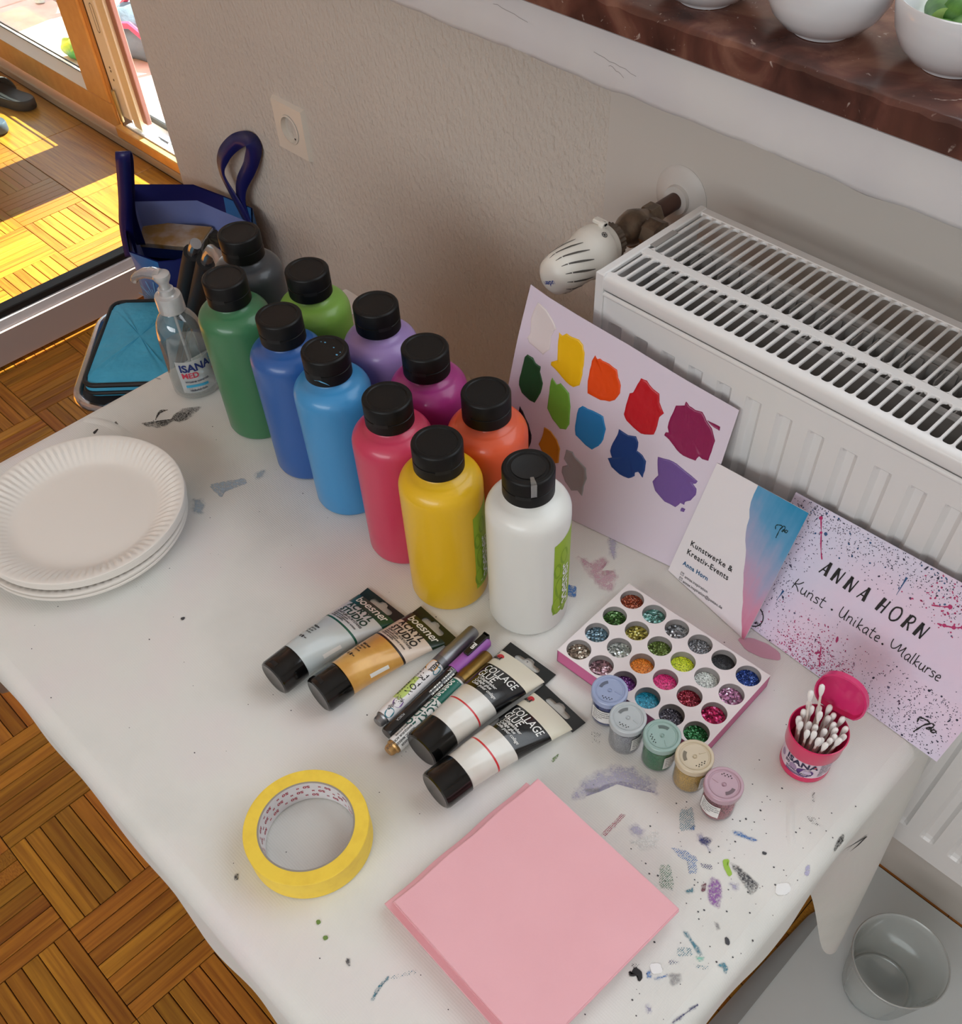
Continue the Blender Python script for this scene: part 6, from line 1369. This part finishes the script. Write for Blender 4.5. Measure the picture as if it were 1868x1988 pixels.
# brush capitals: (strokes as (points, width))
H_ = .0140
TK, TN = .0030, .0012
CAPS = {'A': [([(0, 0), (.55, 1)], TN), ([(.55, 1), (.62, 0)], TK), ([(.2, .32), (.6, .32)], TN)],
        'N': [([(0, 0), (.18, 1)], TK), ([(.18, 1), (.55, 0)], TN * 1.4), ([(.55, 0), (.75, 1)], TN)],
        'H': [([(0, 0), (.2, 1)], TK), ([(.1, .48), (.6, .48)], TN), ([(.48, 0), (.66, 1)], TN * 1.2)],
        'O': [(smoothline([(.45, 1), (.12, .85), (0, .42), (.15, .04), (.42, .0), (.72, .25), (.78, .7), (.6, .98), (.42, 1)], 4), TN * 1.35)],
        'R': [([(0, 0), (.2, 1)], TK), (smoothline([(.2, 1), (.55, .98), (.62, .72), (.40, .52), (.16, .5)], 4), TN * 1.2), ([(.3, .5), (.55, 0)], TN * 1.3)]}
g = G()
for ch, u in (('A', .0262), ('N', .0392), ('N', .0528), ('A', .0662), ('H', .0860), ('O', .0980), ('R', .1118), ('N', .1236)):
    for P_, w in CAPS[ch]:
        if len(P_) == 2: P_ = [(P_[0][0] + (P_[1][0] - P_[0][0]) * k / 5, P_[0][1] + (P_[1][1] - P_[0][1]) * k / 5) for k in range(6)]
        ribbon(g, [(u + x * .0105 , .0882 + y * H_) for x, y in P_], [w * rn.uniform(.85, 1.1) for _ in P_], lambda a, b: pos(a, b, .0005))
g.obj('lettering', M_print_black, po, 0)
HW = {'K': ([[(.12, 1), (.04, .5), (0, 0)], [(.52, 1.0), (.30, .62), (.06, .45), (.25, .30), (.48, 0)]], .62),
      'u': ([[(0, .55), (0, .15), (.12, 0), (.28, .14), (.32, .55)], [(.32, .55), (.33, .1), (.42, 0)]], .52), 'n': ([[(0, .55), (0, 0)], [(0, .35), (.15, .55), (.3, .45), (.3, .05), (.38, 0)]], .5),
      's': ([[(.3, .5), (.12, .55), (.03, .42), (.25, .25), (.25, .06), (0, .03)]], .42), 't': ([[(.12, .95), (.08, .5), (.08, .1), (.2, 0), (.3, .05)], [(-.06, .62), (.32, .66)]], .42),
      'U': ([[(0, .95), (-.02, .3), (.12, 0), (.34, .16), (.42, .95)], [(.42, .95), (.43, .1), (.52, 0)]], .64), 'i': ([[(0.06, .55), (.06, .06), (.14, 0)], [(.06, .78), (.07, .86)]], .34),
      'k': ([[(.02, .98), (0, 0)], [(.3, .52), (.03, .25), (.32, 0)]], .44), 'a': ([[(.32, .5), (.15, .55), (0, .25), (.12, 0), (.3, .18), (.33, .52)], [(.33, .52), (.33, .08), (.42, 0)]], .52),
      'e': ([[(.03, .28), (.3, .34), (.2, .55), (.02, .35), (.1, .03), (.34, .07)]], .46), 'l': ([[(.02, .98), (0, .1), (.1, 0)]], .24), 'r': ([[(0, .55), (0, 0)], [(0, .35), (.12, .55), (.27, .5)]], .36),
      'M': ([[(-.45, .92), (-.42, .5), (-.25, .2), (0, .35), (.22, .9), (.25, .35), (.30, .25), (.5, .6), (.62, .88), (.60, .2), (.72, 0)]], .86)}
g = G()
def hand(s, u, v_, wt, sx=.0148, sy=.0112):
    tw = sum(HW[c][1] for c in s) * sx; k_ = wt / tw
    for c in s:
        for P_ in HW[c][0]: ribbon(g, [(u + x * sx * k_, v_ + y * sy) for x, y in smoothline(P_, 5)], .00085, lambda a, b: pos(a, b, .0005))
        u += HW[c][1] * sx * k_
hand('Kunst', .0117, .0605, .0352); hand('Unikate', .0612, .0632, .0425); hand('Malkurse', .1175, .0645, .0455)
for u in (.0534, .1065): g.add([pos(u + .0010 * math.cos(q), .0646 + .0010 * math.sin(q), .0005) for q in [.7 * k for k in range(9)]], [tuple(range(9))])
g.obj('lettering', M_print_black, po, 0)
g = G(); signature(g, lambda a, b: pos(.1748 + a, .0190 + b, .0006), .0088, .0014); g.obj('signature', M_print_black, po, 0)
g = G()
for r_, w in ((.0110, .0006), (.0104, .0004)): ribbon(g, [(-.0082 + r_ * math.cos(q), .0125 + r_ * math.sin(q)) for q in [.2 * k for k in range(33)]], w, lambda a, b: pos(a, b, .0005))
lettering(g, 'MALEN', .0040, lambda a, b: pos(-.0030 + a * .5, .0070 + b, .0005), bold=.02); g.obj('round_stamp', M_print_black, po, 0)

# ------------------------------------------------------------------ bowls on the marble sill
M_por = mat('porcelain', (226, 226, 228), .12, coat=.4)
bp_ = [(0, .003), (.024, .003), (.027, 0), (.030, .0005), (.031, .003), (.044, .0085), (.056, .020), (.0635, .034), (.0675, .050), (.0690, .0605), (.0682, .0622), (.0665, .0615), (.0648, .050), (.0608, .035), (.0535, .0225), (.042, .0125), (.028, .0085), (0, .008)]
bp_ = [(r_ * .83, z * .83) for r_, z in bp_]; bw = G().lathe(bp_, 72).mesh('bowl', 50); bw.materials.append(M_por)
BX = [(-.566, .828), (-.450, .839), (-.334, .850)]
for (x, y), lb_ in zip(BX, ('white porcelain bowl on the marble sill, leftmost, barely in view', 'white porcelain bowl on the marble sill, middle one of the three', 'white porcelain bowl of cucumber pieces at the right of the marble sill')):
    o = bpy.data.objects.new('bowl', bw); COL.objects.link(o); o.location = (x, y, .3922); tag(o, lb_, 'bowl', 'white bowls on the marble sill')
M_cuc = mat('cucumber_skin', (52, 104, 36), .35, noise=(60, (92, 144, 60), .4, .65)); M_flesh = mat('cucumber_flesh', (178, 206, 124), .4)
for k, (dx, dy, rz, s) in enumerate(((-.022, -.026, .4, 1), (.010, -.030, 1.9, 1.05), (-.004, .004, 2.8, 1.1), (.030, .004, .9, 1), (-.034, .010, 2.2, .95), (.012, .030, .1, 1))):
    t = thing('cucumber_piece', 'green cucumber piece in the right-hand bowl on the sill', 'cucumber', (BX[2][0] + dx * .75, BX[2][1] + dy * .75, .3922 + .026 + .004 * (k % 3)), rz, 'cucumber pieces in the bowl')
    MX = Matrix.Rotation(PI / 2, 4, 'Y')
    G().lathe([(.0105 * s, -.015), (.0108 * s, -.010), (.0106 * s, .010), (.0102 * s, .015)], 20, MX).obj('skin', M_cuc, t, 60)
    G().lathe([(0, -.0148), (.0105 * s, -.015)], 20, MX).lathe([(.0102 * s, .015), (0, .0152)], 20, MX).obj('flesh', M_flesh, t, 0)

# ------------------------------------------------------------------ shopping bag by the wall
M_bagn = mat('bag_navy', (24, 26, 92), .4, coat=.1); M_bagi = mat('bag_inside', (124, 138, 196), .5, bump=(40, .3, .003)); M_bagb = mat('bag_blue_print', (50, 110, 172), .4)
bag = thing('shopping_bag', 'navy and blue patterned shopping bag standing open by the wall', 'bag', (-1.58, .73, FZ))
BZ = FZ
rim = [(-1.735, .735), (-1.665, .828), (-1.575, .838), (-1.485, .838), (-1.435, .800), (-1.450, .740), (-1.485, .665), (-1.512, .645), (-1.552, .618), (-1.607, .645), (-1.675, .685)]
base = [(-1.70, .700), (-1.655, .800), (-1.575, .815), (-1.490, .815), (-1.450, .780), (-1.46, .735), (-1.492, .670), (-1.520, .640), (-1.555, .635), (-1.605, .645), (-1.665, .670)]
rz_ = [-.170, -.182, -.176, -.165, -.175, -.185, -.190, -.195, -.180, -.185, -.172]
N_ = len(rim)
def wall(a, b, inner=0.0, nm='side', m=None, z0=0, z1=1):
    g = G(); v = []; nv = 8; idx = [(a + k) % N_ for k in range((b - a) % N_ + 1)]
    for j in range(nv + 1):
        t = z0 + (z1 - z0) * j / nv
        for i in idx:
            x = base[i][0] + (rim[i][0] - base[i][0]) * t; y = base[i][1] + (rim[i][1] - base[i][1]) * t; z = FZ + .004 + (rz_[i] - FZ) * t
            cx, cy = -1.575, .73; q = .012 * math.sin(PI * t) * (1 if i % 2 else -.6)
            d = math.hypot(x - cx, y - cy); k_ = (d + q - inner) / d; x, y = cx + (x - cx) * k_, cy + (y - cy) * k_
            v.append((x + 1.58, min(y, .850) - .73, z - FZ))
    w = len(idx); g.add(v, [(j * w + i, j * w + i + 1, (j + 1) * w + i + 1, (j + 1) * w + i) for j in range(nv) for i in range(w - 1)])
    return g.obj(nm, m, bag, 60)
for a, b, m in ((0, 3, M_bagn), (3, 5, M_bagb), (5, 7, M_bagn), (7, 9, M_bagb), (9, 11, M_bagn)): wall(a, b % N_ if b < N_ else 0, 0, 'side_panel', m)
wall(0, 10, .003, 'lining', M_bagi, 0, .945); wall(10, 0, .003, 'lining', M_bagi, 0, .945)
wall(0, 2, .003, 'hem', M_bagn, .945, 1); wall(2, 4, .003, 'hem', M_bagb, .945, 1); wall(4, 10, .003, 'hem', M_bagn, .945, 1); wall(10, 0, .003, 'hem', M_bagn, .945, 1)
G().add([(x + 1.58, y - .73, .004) for x, y in base], [tuple(range(N_))]).obj('bottom', M_bagn, bag, 0)
g = G(); a_, b_ = rim[8], rim[7]
P0 = Vector((rim[8][0] * .5 + rim[7][0] * .5 + 1.58, rim[8][1] * .5 + rim[7][1] * .5 - .73 - .004, -.27 - FZ)); ex_ = Vector((b_[0] - a_[0], b_[1] - a_[1], 0)).normalized()
for k in range(26):
    an = 2 * PI * k / 26; fl = lambda a, b: tuple(P0 + ex_ * a + Vector((0, -.0015, b))); L0 = .018 + .012 * (k % 2)
    ribbon(g, [(.006 * math.cos(an), .006 * math.sin(an)), (L0 * math.cos(an + .1), L0 * 1.4 * math.sin(an + .1))], .0014, fl)
g.obj('flower_print', mat('flower_light', (110, 168, 206), .5), bag, 0)
def strap(pts, w, nm='handle'):
    """pts: (position, across-direction) along a fabric strap"""
    g = G(); v = []; P_ = [Vector(p) for p, _ in pts]; A_ = [Vector(a).normalized() for _, a in pts]; n = 0; R_ = []
    for i in range(len(P_) - 1):
        for k in range(8):
            t = k / 8; p0, p1, p2, p3 = P_[max(i - 1, 0)], P_[i], P_[i + 1], P_[min(i + 2, len(P_) - 1)]
            q = .5 * (2 * p1 + (p2 - p0) * t + (2 * p0 - 5 * p1 + 4 * p2 - p3) * t * t + (3 * p1 - p0 - 3 * p2 + p3) * t ** 3); R_.append((q, (A_[i].lerp(A_[i + 1], t)).normalized()))
    R_.append((P_[-1], A_[-1]))
    for q, a in R_: v += [q - a * w / 2, q + a * w / 2]
    v = [(p.x + 1.58, p.y - .73, p.z - FZ) for p in v]; n = len(R_)
    g.add(v, [(2 * k, 2 * k + 1, 2 * k + 3, 2 * k + 2) for k in range(n - 1)])
    o = g.obj(nm, M_bagn, bag, 60); md = o.modifiers.new('thick', 'SOLIDIFY'); md.thickness = .0016
    return o
CRt = (.69, .72, 0)
strap([((-1.642, .655, -.240), CRt), ((-1.618, .655, -.170), CRt), ((-1.580, .655, -.105), CRt), ((-1.548, .655, -.045), CRt), ((-1.537, .656, -.020), CRt), ((-1.541, .662, -.012), CRt), ((-1.552, .668, -.030), CRt), ((-1.590, .672, -.090), CRt), ((-1.632, .675, -.160), CRt), ((-1.660, .685, -.235), CRt)], .024)
strap([((-1.500, .838, -.225), (.9, 0, .4)), ((-1.522, .832, -.165), (.9, 0, .4)), ((-1.546, .828, -.115), (.9, -.2, .1)), ((-1.528, .830, -.078), (.75, 0, -.65)), ((-1.492, .838, -.046), (.5, .0, -.85)), ((-1.452, .842, -.028), (.3, -.9, -.5)), ((-1.440, .842, -.040), (-.5, -.8, .2)), ((-1.462, .838, -.078), (-.79, -.2, .62)), ((-1.500, .834, -.125), (-.79, 0, .62)), ((-1.512, .834, -.170), (-.9, 0, .1)), ((-1.495, .840, -.230), (-.9, 0, -.3))], .026)
# what is in the bag
bx = thing('paper_packet', 'cream and dark blue boxed packet lying in the open bag', 'box', (-1.655, .755, -.275), R(34))
G().box(-.070, .062, -.036, .036, 0, .030, b=.002).obj('box_body', mat('packet_blue', (40, 60, 130), .3, coat=.3), bx, 0)
G().box(-.071, .063, -.037, .037, .022, .0315, b=.001).obj('box_top', mat('packet_gold', (186, 150, 84), .3, .3, noise=(22, (210, 200, 180), .4, .6)), bx, 0)
G().box(.0600, .0645, -.036, .036, .001, .029).obj('page_edge', mat('packet_cream', (206, 200, 182), .7, bump=(400, .4, .001, (1, .1, 4))), bx, 0)
def lump(cx, cy, cz, a, b, c, sd):
    def f(u, v_):
        th_, ph = 2 * PI * u, PI * v_; q = 1 + .12 * math.sin(3 * th_ + sd) * math.sin(ph) + .08 * math.sin(5 * th_ + 2 * sd + ph * 4)
        return (a * q * math.sin(ph) * math.cos(th_), b * q * math.sin(ph) * math.sin(th_), c * q * math.cos(ph))
    return G().grid(f, 28, 14)
o = lump(0, 0, 0, .085, .06, .04, 1).obj('folded_cloth', mat('olive_cloth', (66, 62, 48), .85, bump=(60, .8, .006)), None, 60); o.location = (-1.600, .795, -.290); tag(o, 'crumpled dark olive cloth stuffed in the open bag', 'cloth')
o = lump(0, 0, 0, .060, .050, .09, 4).obj('black_pouch', mat('black_cloth', (24, 24, 26), .8, bump=(60, .6, .004)), None, 60); o.location = (-1.610, .700, -.365); tag(o, 'small black pouch deep in the open bag', 'pouch')
o = G().box(-.12, .12, -.075, .075, 0, .25, b=.01).obj('packed_goods', mat('goods_dark', (40, 38, 52), .8), None, 0); o.location = (-1.575, .735, FZ + .008); o.rotation_euler = (0, 0, R(18)); tag(o, 'dark folded bundle filling the bottom of the shopping bag', 'bundle')

# ------------------------------------------------------------------ chrome folding stool with foam grips, pouch on it
ang = math.atan2(.152, -.175)
st = thing('folding_chair', 'chrome tube folding chair with black foam grips behind the table', 'chair', (-1.40, .52, FZ), 0)
def loc(x, y, z): return (x + 1.40, y - .52, z - FZ)
def rounded(pts, r, n=6):
    out = []; m = len(pts)
    for i in range(m):
        p, a, b = Vector(pts[i]), Vector(pts[i - 1]), Vector(pts[(i + 1) % m]); u, w = (a - p).normalized(), (b - p).normalized()
        p1, p2 = p + u * r, p + w * r
        for k in range(n + 1): t = k / n; out.append(p1 * (1 - t) ** 2 + p * 2 * t * (1 - t) + p2 * t * t)
    return out
SZ = -.285
seat = rounded([(-1.402, .378, SZ), (-1.590, .548, SZ), (-1.475, .622, SZ), (-1.235, .480, SZ)], .045)
G().tube([loc(*p) for p in seat], .0095, 12, closed=True).obj('seat_frame', M_chrome, st)
G().add([loc(p[0], p[1], SZ + .004) for p in seat], [tuple(range(len(seat)))]).obj('seat', mat('seat_dark', (36, 36, 40), .7), st, 0)
for (x, y), (x2, y2) in (((-1.42, .40), (-1.38, .46)), ((-1.57, .55), (-1.54, .60)), ((-1.30, .50), (-1.27, .55)), ((-1.47, .60), (-1.43, .59))):
    G().tube([loc(x, y, SZ), loc(x2, y2, FZ + .012)], .0085, 10).obj('leg', M_chrome, st)
    G().lathe([(0, 0), (.011, 0), (.012, .002), (.012, .022), (.009, .024)], 14, Matrix.Translation(loc(x2, y2, FZ + .0005))).obj('foot_cap', M_rubber, st)
for dx in (0, .036):
    p = [(-1.46 + dx, .618, SZ), (-1.408 + dx, .62, -.215), (-1.385 + dx, .62, -.182), (-1.318 + dx, .62, -.088), (-1.300 + dx, .62, -.062)]
    G().tube([loc(*q) for q in p] , .0085, 12).obj('back_tube', M_chrome, st)
    G().tube([loc(*q) for q in ((-1.425 + dx, .62, -.240), (-1.396 + dx, .62, -.197), (-1.312 + dx, .62, -.078))], .0148, 18).obj('foam_grip', mat('foam_black', (26, 26, 28), .6, bump=(400, .2, .0005)), st)
    q = [(-1.312 + dx, .62, -.078), (-1.298 + dx, .62, -.060), (-1.285 + dx, .62, -.048), (-1.262 + dx, .616, -.044), (-1.240 + dx, .608, -.052)] if dx else [(-1.312, .62, -.078), (-1.300, .62, -.062), (-1.293, .62, -.055)]
    G().tube([loc(*k) for k in q], .0088, 12).obj('bent_end', mat('dull_chrome', (170, 172, 176), .3, .9), st)
M_tq = mat('pouch_teal', (52, 156, 196), .7, bump=(26, .55, .012), noise=(16, (70, 172, 210), .35, .65))
pz = SZ + .012
pt = thing('cooler_pouch', 'turquoise padded pouch with black piping lying on the chrome chair', 'pouch', (-1.3925, .400, pz), math.atan2(.166, -.172))
def pouch(u, v_):
    x, y = u, v_; return x, y
PL, PWd = .232, .150
ol = [(PL - .001, -.001), (.0, -.001), (0, -PWd), (PL, -PWd + .01)]
olr = rounded([(x, y, 0) for x, y in ol], .022, 6); ol2 = [(p.x, p.y) for p in olr]; cx, cy = PL / 2, -PWd / 2; n = len(ol2)
v = []
rg = [(1.0, 0), (1.02, .006), (1.02, .016), (.985, .0205), (.93, .0245), (.75, .029), (.45, .031), (.2, .0315)]
for s, z in rg: v += [(cx + (x - cx) * s, cy + (y - cy) * s, z + (.0012 * math.sin(9 * k / n * 2 * PI + z * 300) if s < .95 else 0)) for k, (x, y) in enumerate(ol2)]
v.append((cx, cy, .0315)); f = [(r_ * n + k, r_ * n + (k + 1) % n, (r_ + 1) * n + (k + 1) % n, (r_ + 1) * n + k)[::-1] for r_ in range(len(rg) - 1) for k in range(n)] + [((len(rg) - 1) * n + (k + 1) % n, (len(rg) - 1) * n + k, len(rg) * n) for k in range(n)] + [tuple(range(n))]
G().add(v, f).obj('padded_body', M_tq, pt, 60)
for z, r_ in ((.0215, .0042), (.009, .0034)): G().tube([(cx + (x - cx) * (1.0 if z > .02 else 1.03), cy + (y - cy) * (1.0 if z > .02 else 1.03), z) for x, y in ol2], r_, 8, closed=True).obj('piping', mat('piping_black', (18, 18, 20), .6), pt)

# ------------------------------------------------------------------ sandals by the door
def sandal(label, x, y, rz, solec, strapc, L_=.265, cat='sandal'):
    t = thing('slide_sandal', label, cat, (x, y, FZ + .0005), rz)
    o_ = [(0, 0), (.010, .022), (.05, .036), (.12, .036), (.20, .047), (.245, .040), (L_, .010), (.262, -.02), (.23, -.042), (.17, -.044), (.10, -.034), (.04, -.034), (.008, -.022)]
    o_ = chaikin(o_, 2); n = len(o_); v = []
    cx = L_ / 2
    for s, z in ((.97, 0), (1.0, .006), (1.0, .026), (.975, .031), (.90, .030), (.5, .027)): v += [(cx + (a - cx) * s, b * s, z + .004 * (abs(a - cx) / cx) ** 2) for a, b in o_]
    G().add(v, [(r_ * n + k, r_ * n + (k + 1) % n, (r_ + 1) * n + (k + 1) % n, (r_ + 1) * n + k)[::-1] for r_ in range(5) for k in range(n)] + [tuple(reversed(range(5 * n, 6 * n))), tuple(range(n))]).obj('sole', mat('sole_' + solec[0], solec[1], .55), t, 40)
    g = G().grid(lambda u, v_: (.14 + .085 * v_ + .006 * math.sin(PI * u), -.047 * math.cos(PI * u) * (1 - .06 * v_), .022 + .048 * math.sin(PI * u) * (1 - .25 * v_)), 16, 6)
    o = g.obj('strap', mat('strap_' + strapc[0], strapc[1], .5), t, 60); md = o.modifiers.new('thick', 'SOLIDIFY'); md.thickness = .004
sandal('black slide sandal on the dark floor border by the balcony door', -3.455, 1.235, R(192), ('black', (30, 29, 30)), ('black', (24, 24, 25)))
sandal('grey-blue slide sandal at the left edge, nearer than the black one', -3.372, 1.090, R(196), ('greyblue', (70, 84, 100)), ('greyblue', (120, 136, 152)))

# ------------------------------------------------------------------ outside on the terrace
TZ = -.814
bpk = thing('backpack', 'grey backpack with pink straps lying on the terrace', 'backpack', (-3.78, 1.86, TZ), R(20))
lump(0, 0, 0, .19, .14, .095, 2).map(lambda x, y, z: (x, y, max(z, -.06) + .06)).obj('main_compartment', mat('pack_grey', (96, 112, 128), .8, bump=(30, .5, .008)), bpk, 60)
g = G()
g.tube([(-.16, -.06, .07), (-.06, -.12, .12), (.04, -.11, .13), (.12, -.13, .10), (.17, -.10, .04)], .012, 8); g.tube([(-.16, .05, .09), (-.05, .02, .17), (.06, .03, .16), (.16, .0, .08)], .011, 8)
g.tube([(-.20, -.03, .02), (-.17, -.09, .03), (-.10, -.15, .03)], .012, 8)
g.obj('strap', mat('strap_pink', (232, 72, 110), .5), bpk)
o = lump(0, 0, 0, .16, .12, .06, 5).map(lambda x, y, z: (x, y, max(z, -.03) + .03)).obj('towel', mat('towel_white', (222, 230, 232), .9, bump=(30, .8, .01)), None, 60); o.location = (-4.02, 2.30, TZ); tag(o, 'crumpled white towel on the terrace beyond the backpack', 'towel')
pc = thing('garden_chair', 'pale plastic garden chair on the terrace behind the closed door glass', 'chair', (-4.62, 2.15, TZ), R(-30))
M_pc = mat('chair_plastic', (214, 224, 222), .5)
G().grid(lambda u, v_: (-.22 + .44 * u, -.21 + .42 * v_, .40 - .02 * math.sin(PI * u)), 8, 8).obj('seat', M_pc, pc, 60)
G().grid(lambda u, v_: (-.21 + .42 * u, .21 + .10 * v_ - .04 * math.sin(PI * u), .42 + .42 * v_), 8, 8).obj('backrest', M_pc, pc, 60)
for x, y in ((-.21, -.20), (.21, -.20), (-.20, .20), (.20, .20)): G().tube([(x, y, .39), (x * 1.15, y * 1.15, .2), (x * 1.25, y * 1.25, 0.004)], [.022, .018, .02], 10).obj('leg', M_pc, pc)
for x in (-.24, .24): G().tube([(x, -.20, .39), (x, -.22, .60), (x, -.10, .63), (x, .2, .62)], .018, 10).obj('armrest', M_pc, pc)
o = lump(0, 0, 0, .055, .035, .035, 3).map(lambda x, y, z: (x, y, z + .033)).obj('watering_toy', mat('toy_lime', (180, 214, 60), .5, noise=(14, (60, 150, 70), .45, .55)), None, 60); o.location = (-3.93, 1.63, TZ); tag(o, 'small lime green and yellow toy on the terrace behind the door glass', 'toy')
# planter box giving the pink ledge beyond the terrace
g = G()
for k in range(8): g.box(-6.2 + .62 * k, -5.6 + .62 * k, 3.2, 3.42, TZ, TZ + .30, b=.01)
lg = g.obj('wall_ledge', mat('ledge_brown', (170, 120, 118), .8, noise=(9, (204, 160, 158), .4, .6)), None, 0, kind='structure')
G().box(-6.3, -1.2, 3.15, 3.47, TZ + .30, TZ + .36, b=.01).obj('ledge_cap', mat('ledge_pink', (240, 176, 178), .7), lg, 0)

bpy.data.objects.remove(_fo)
for o in bpy.data.objects:
    if o.type == 'MESH' and o.parent is None and o.name.startswith(('wall_', 'ceiling', 'floor')) and 'kind' not in o: o['kind'] = 'structure'
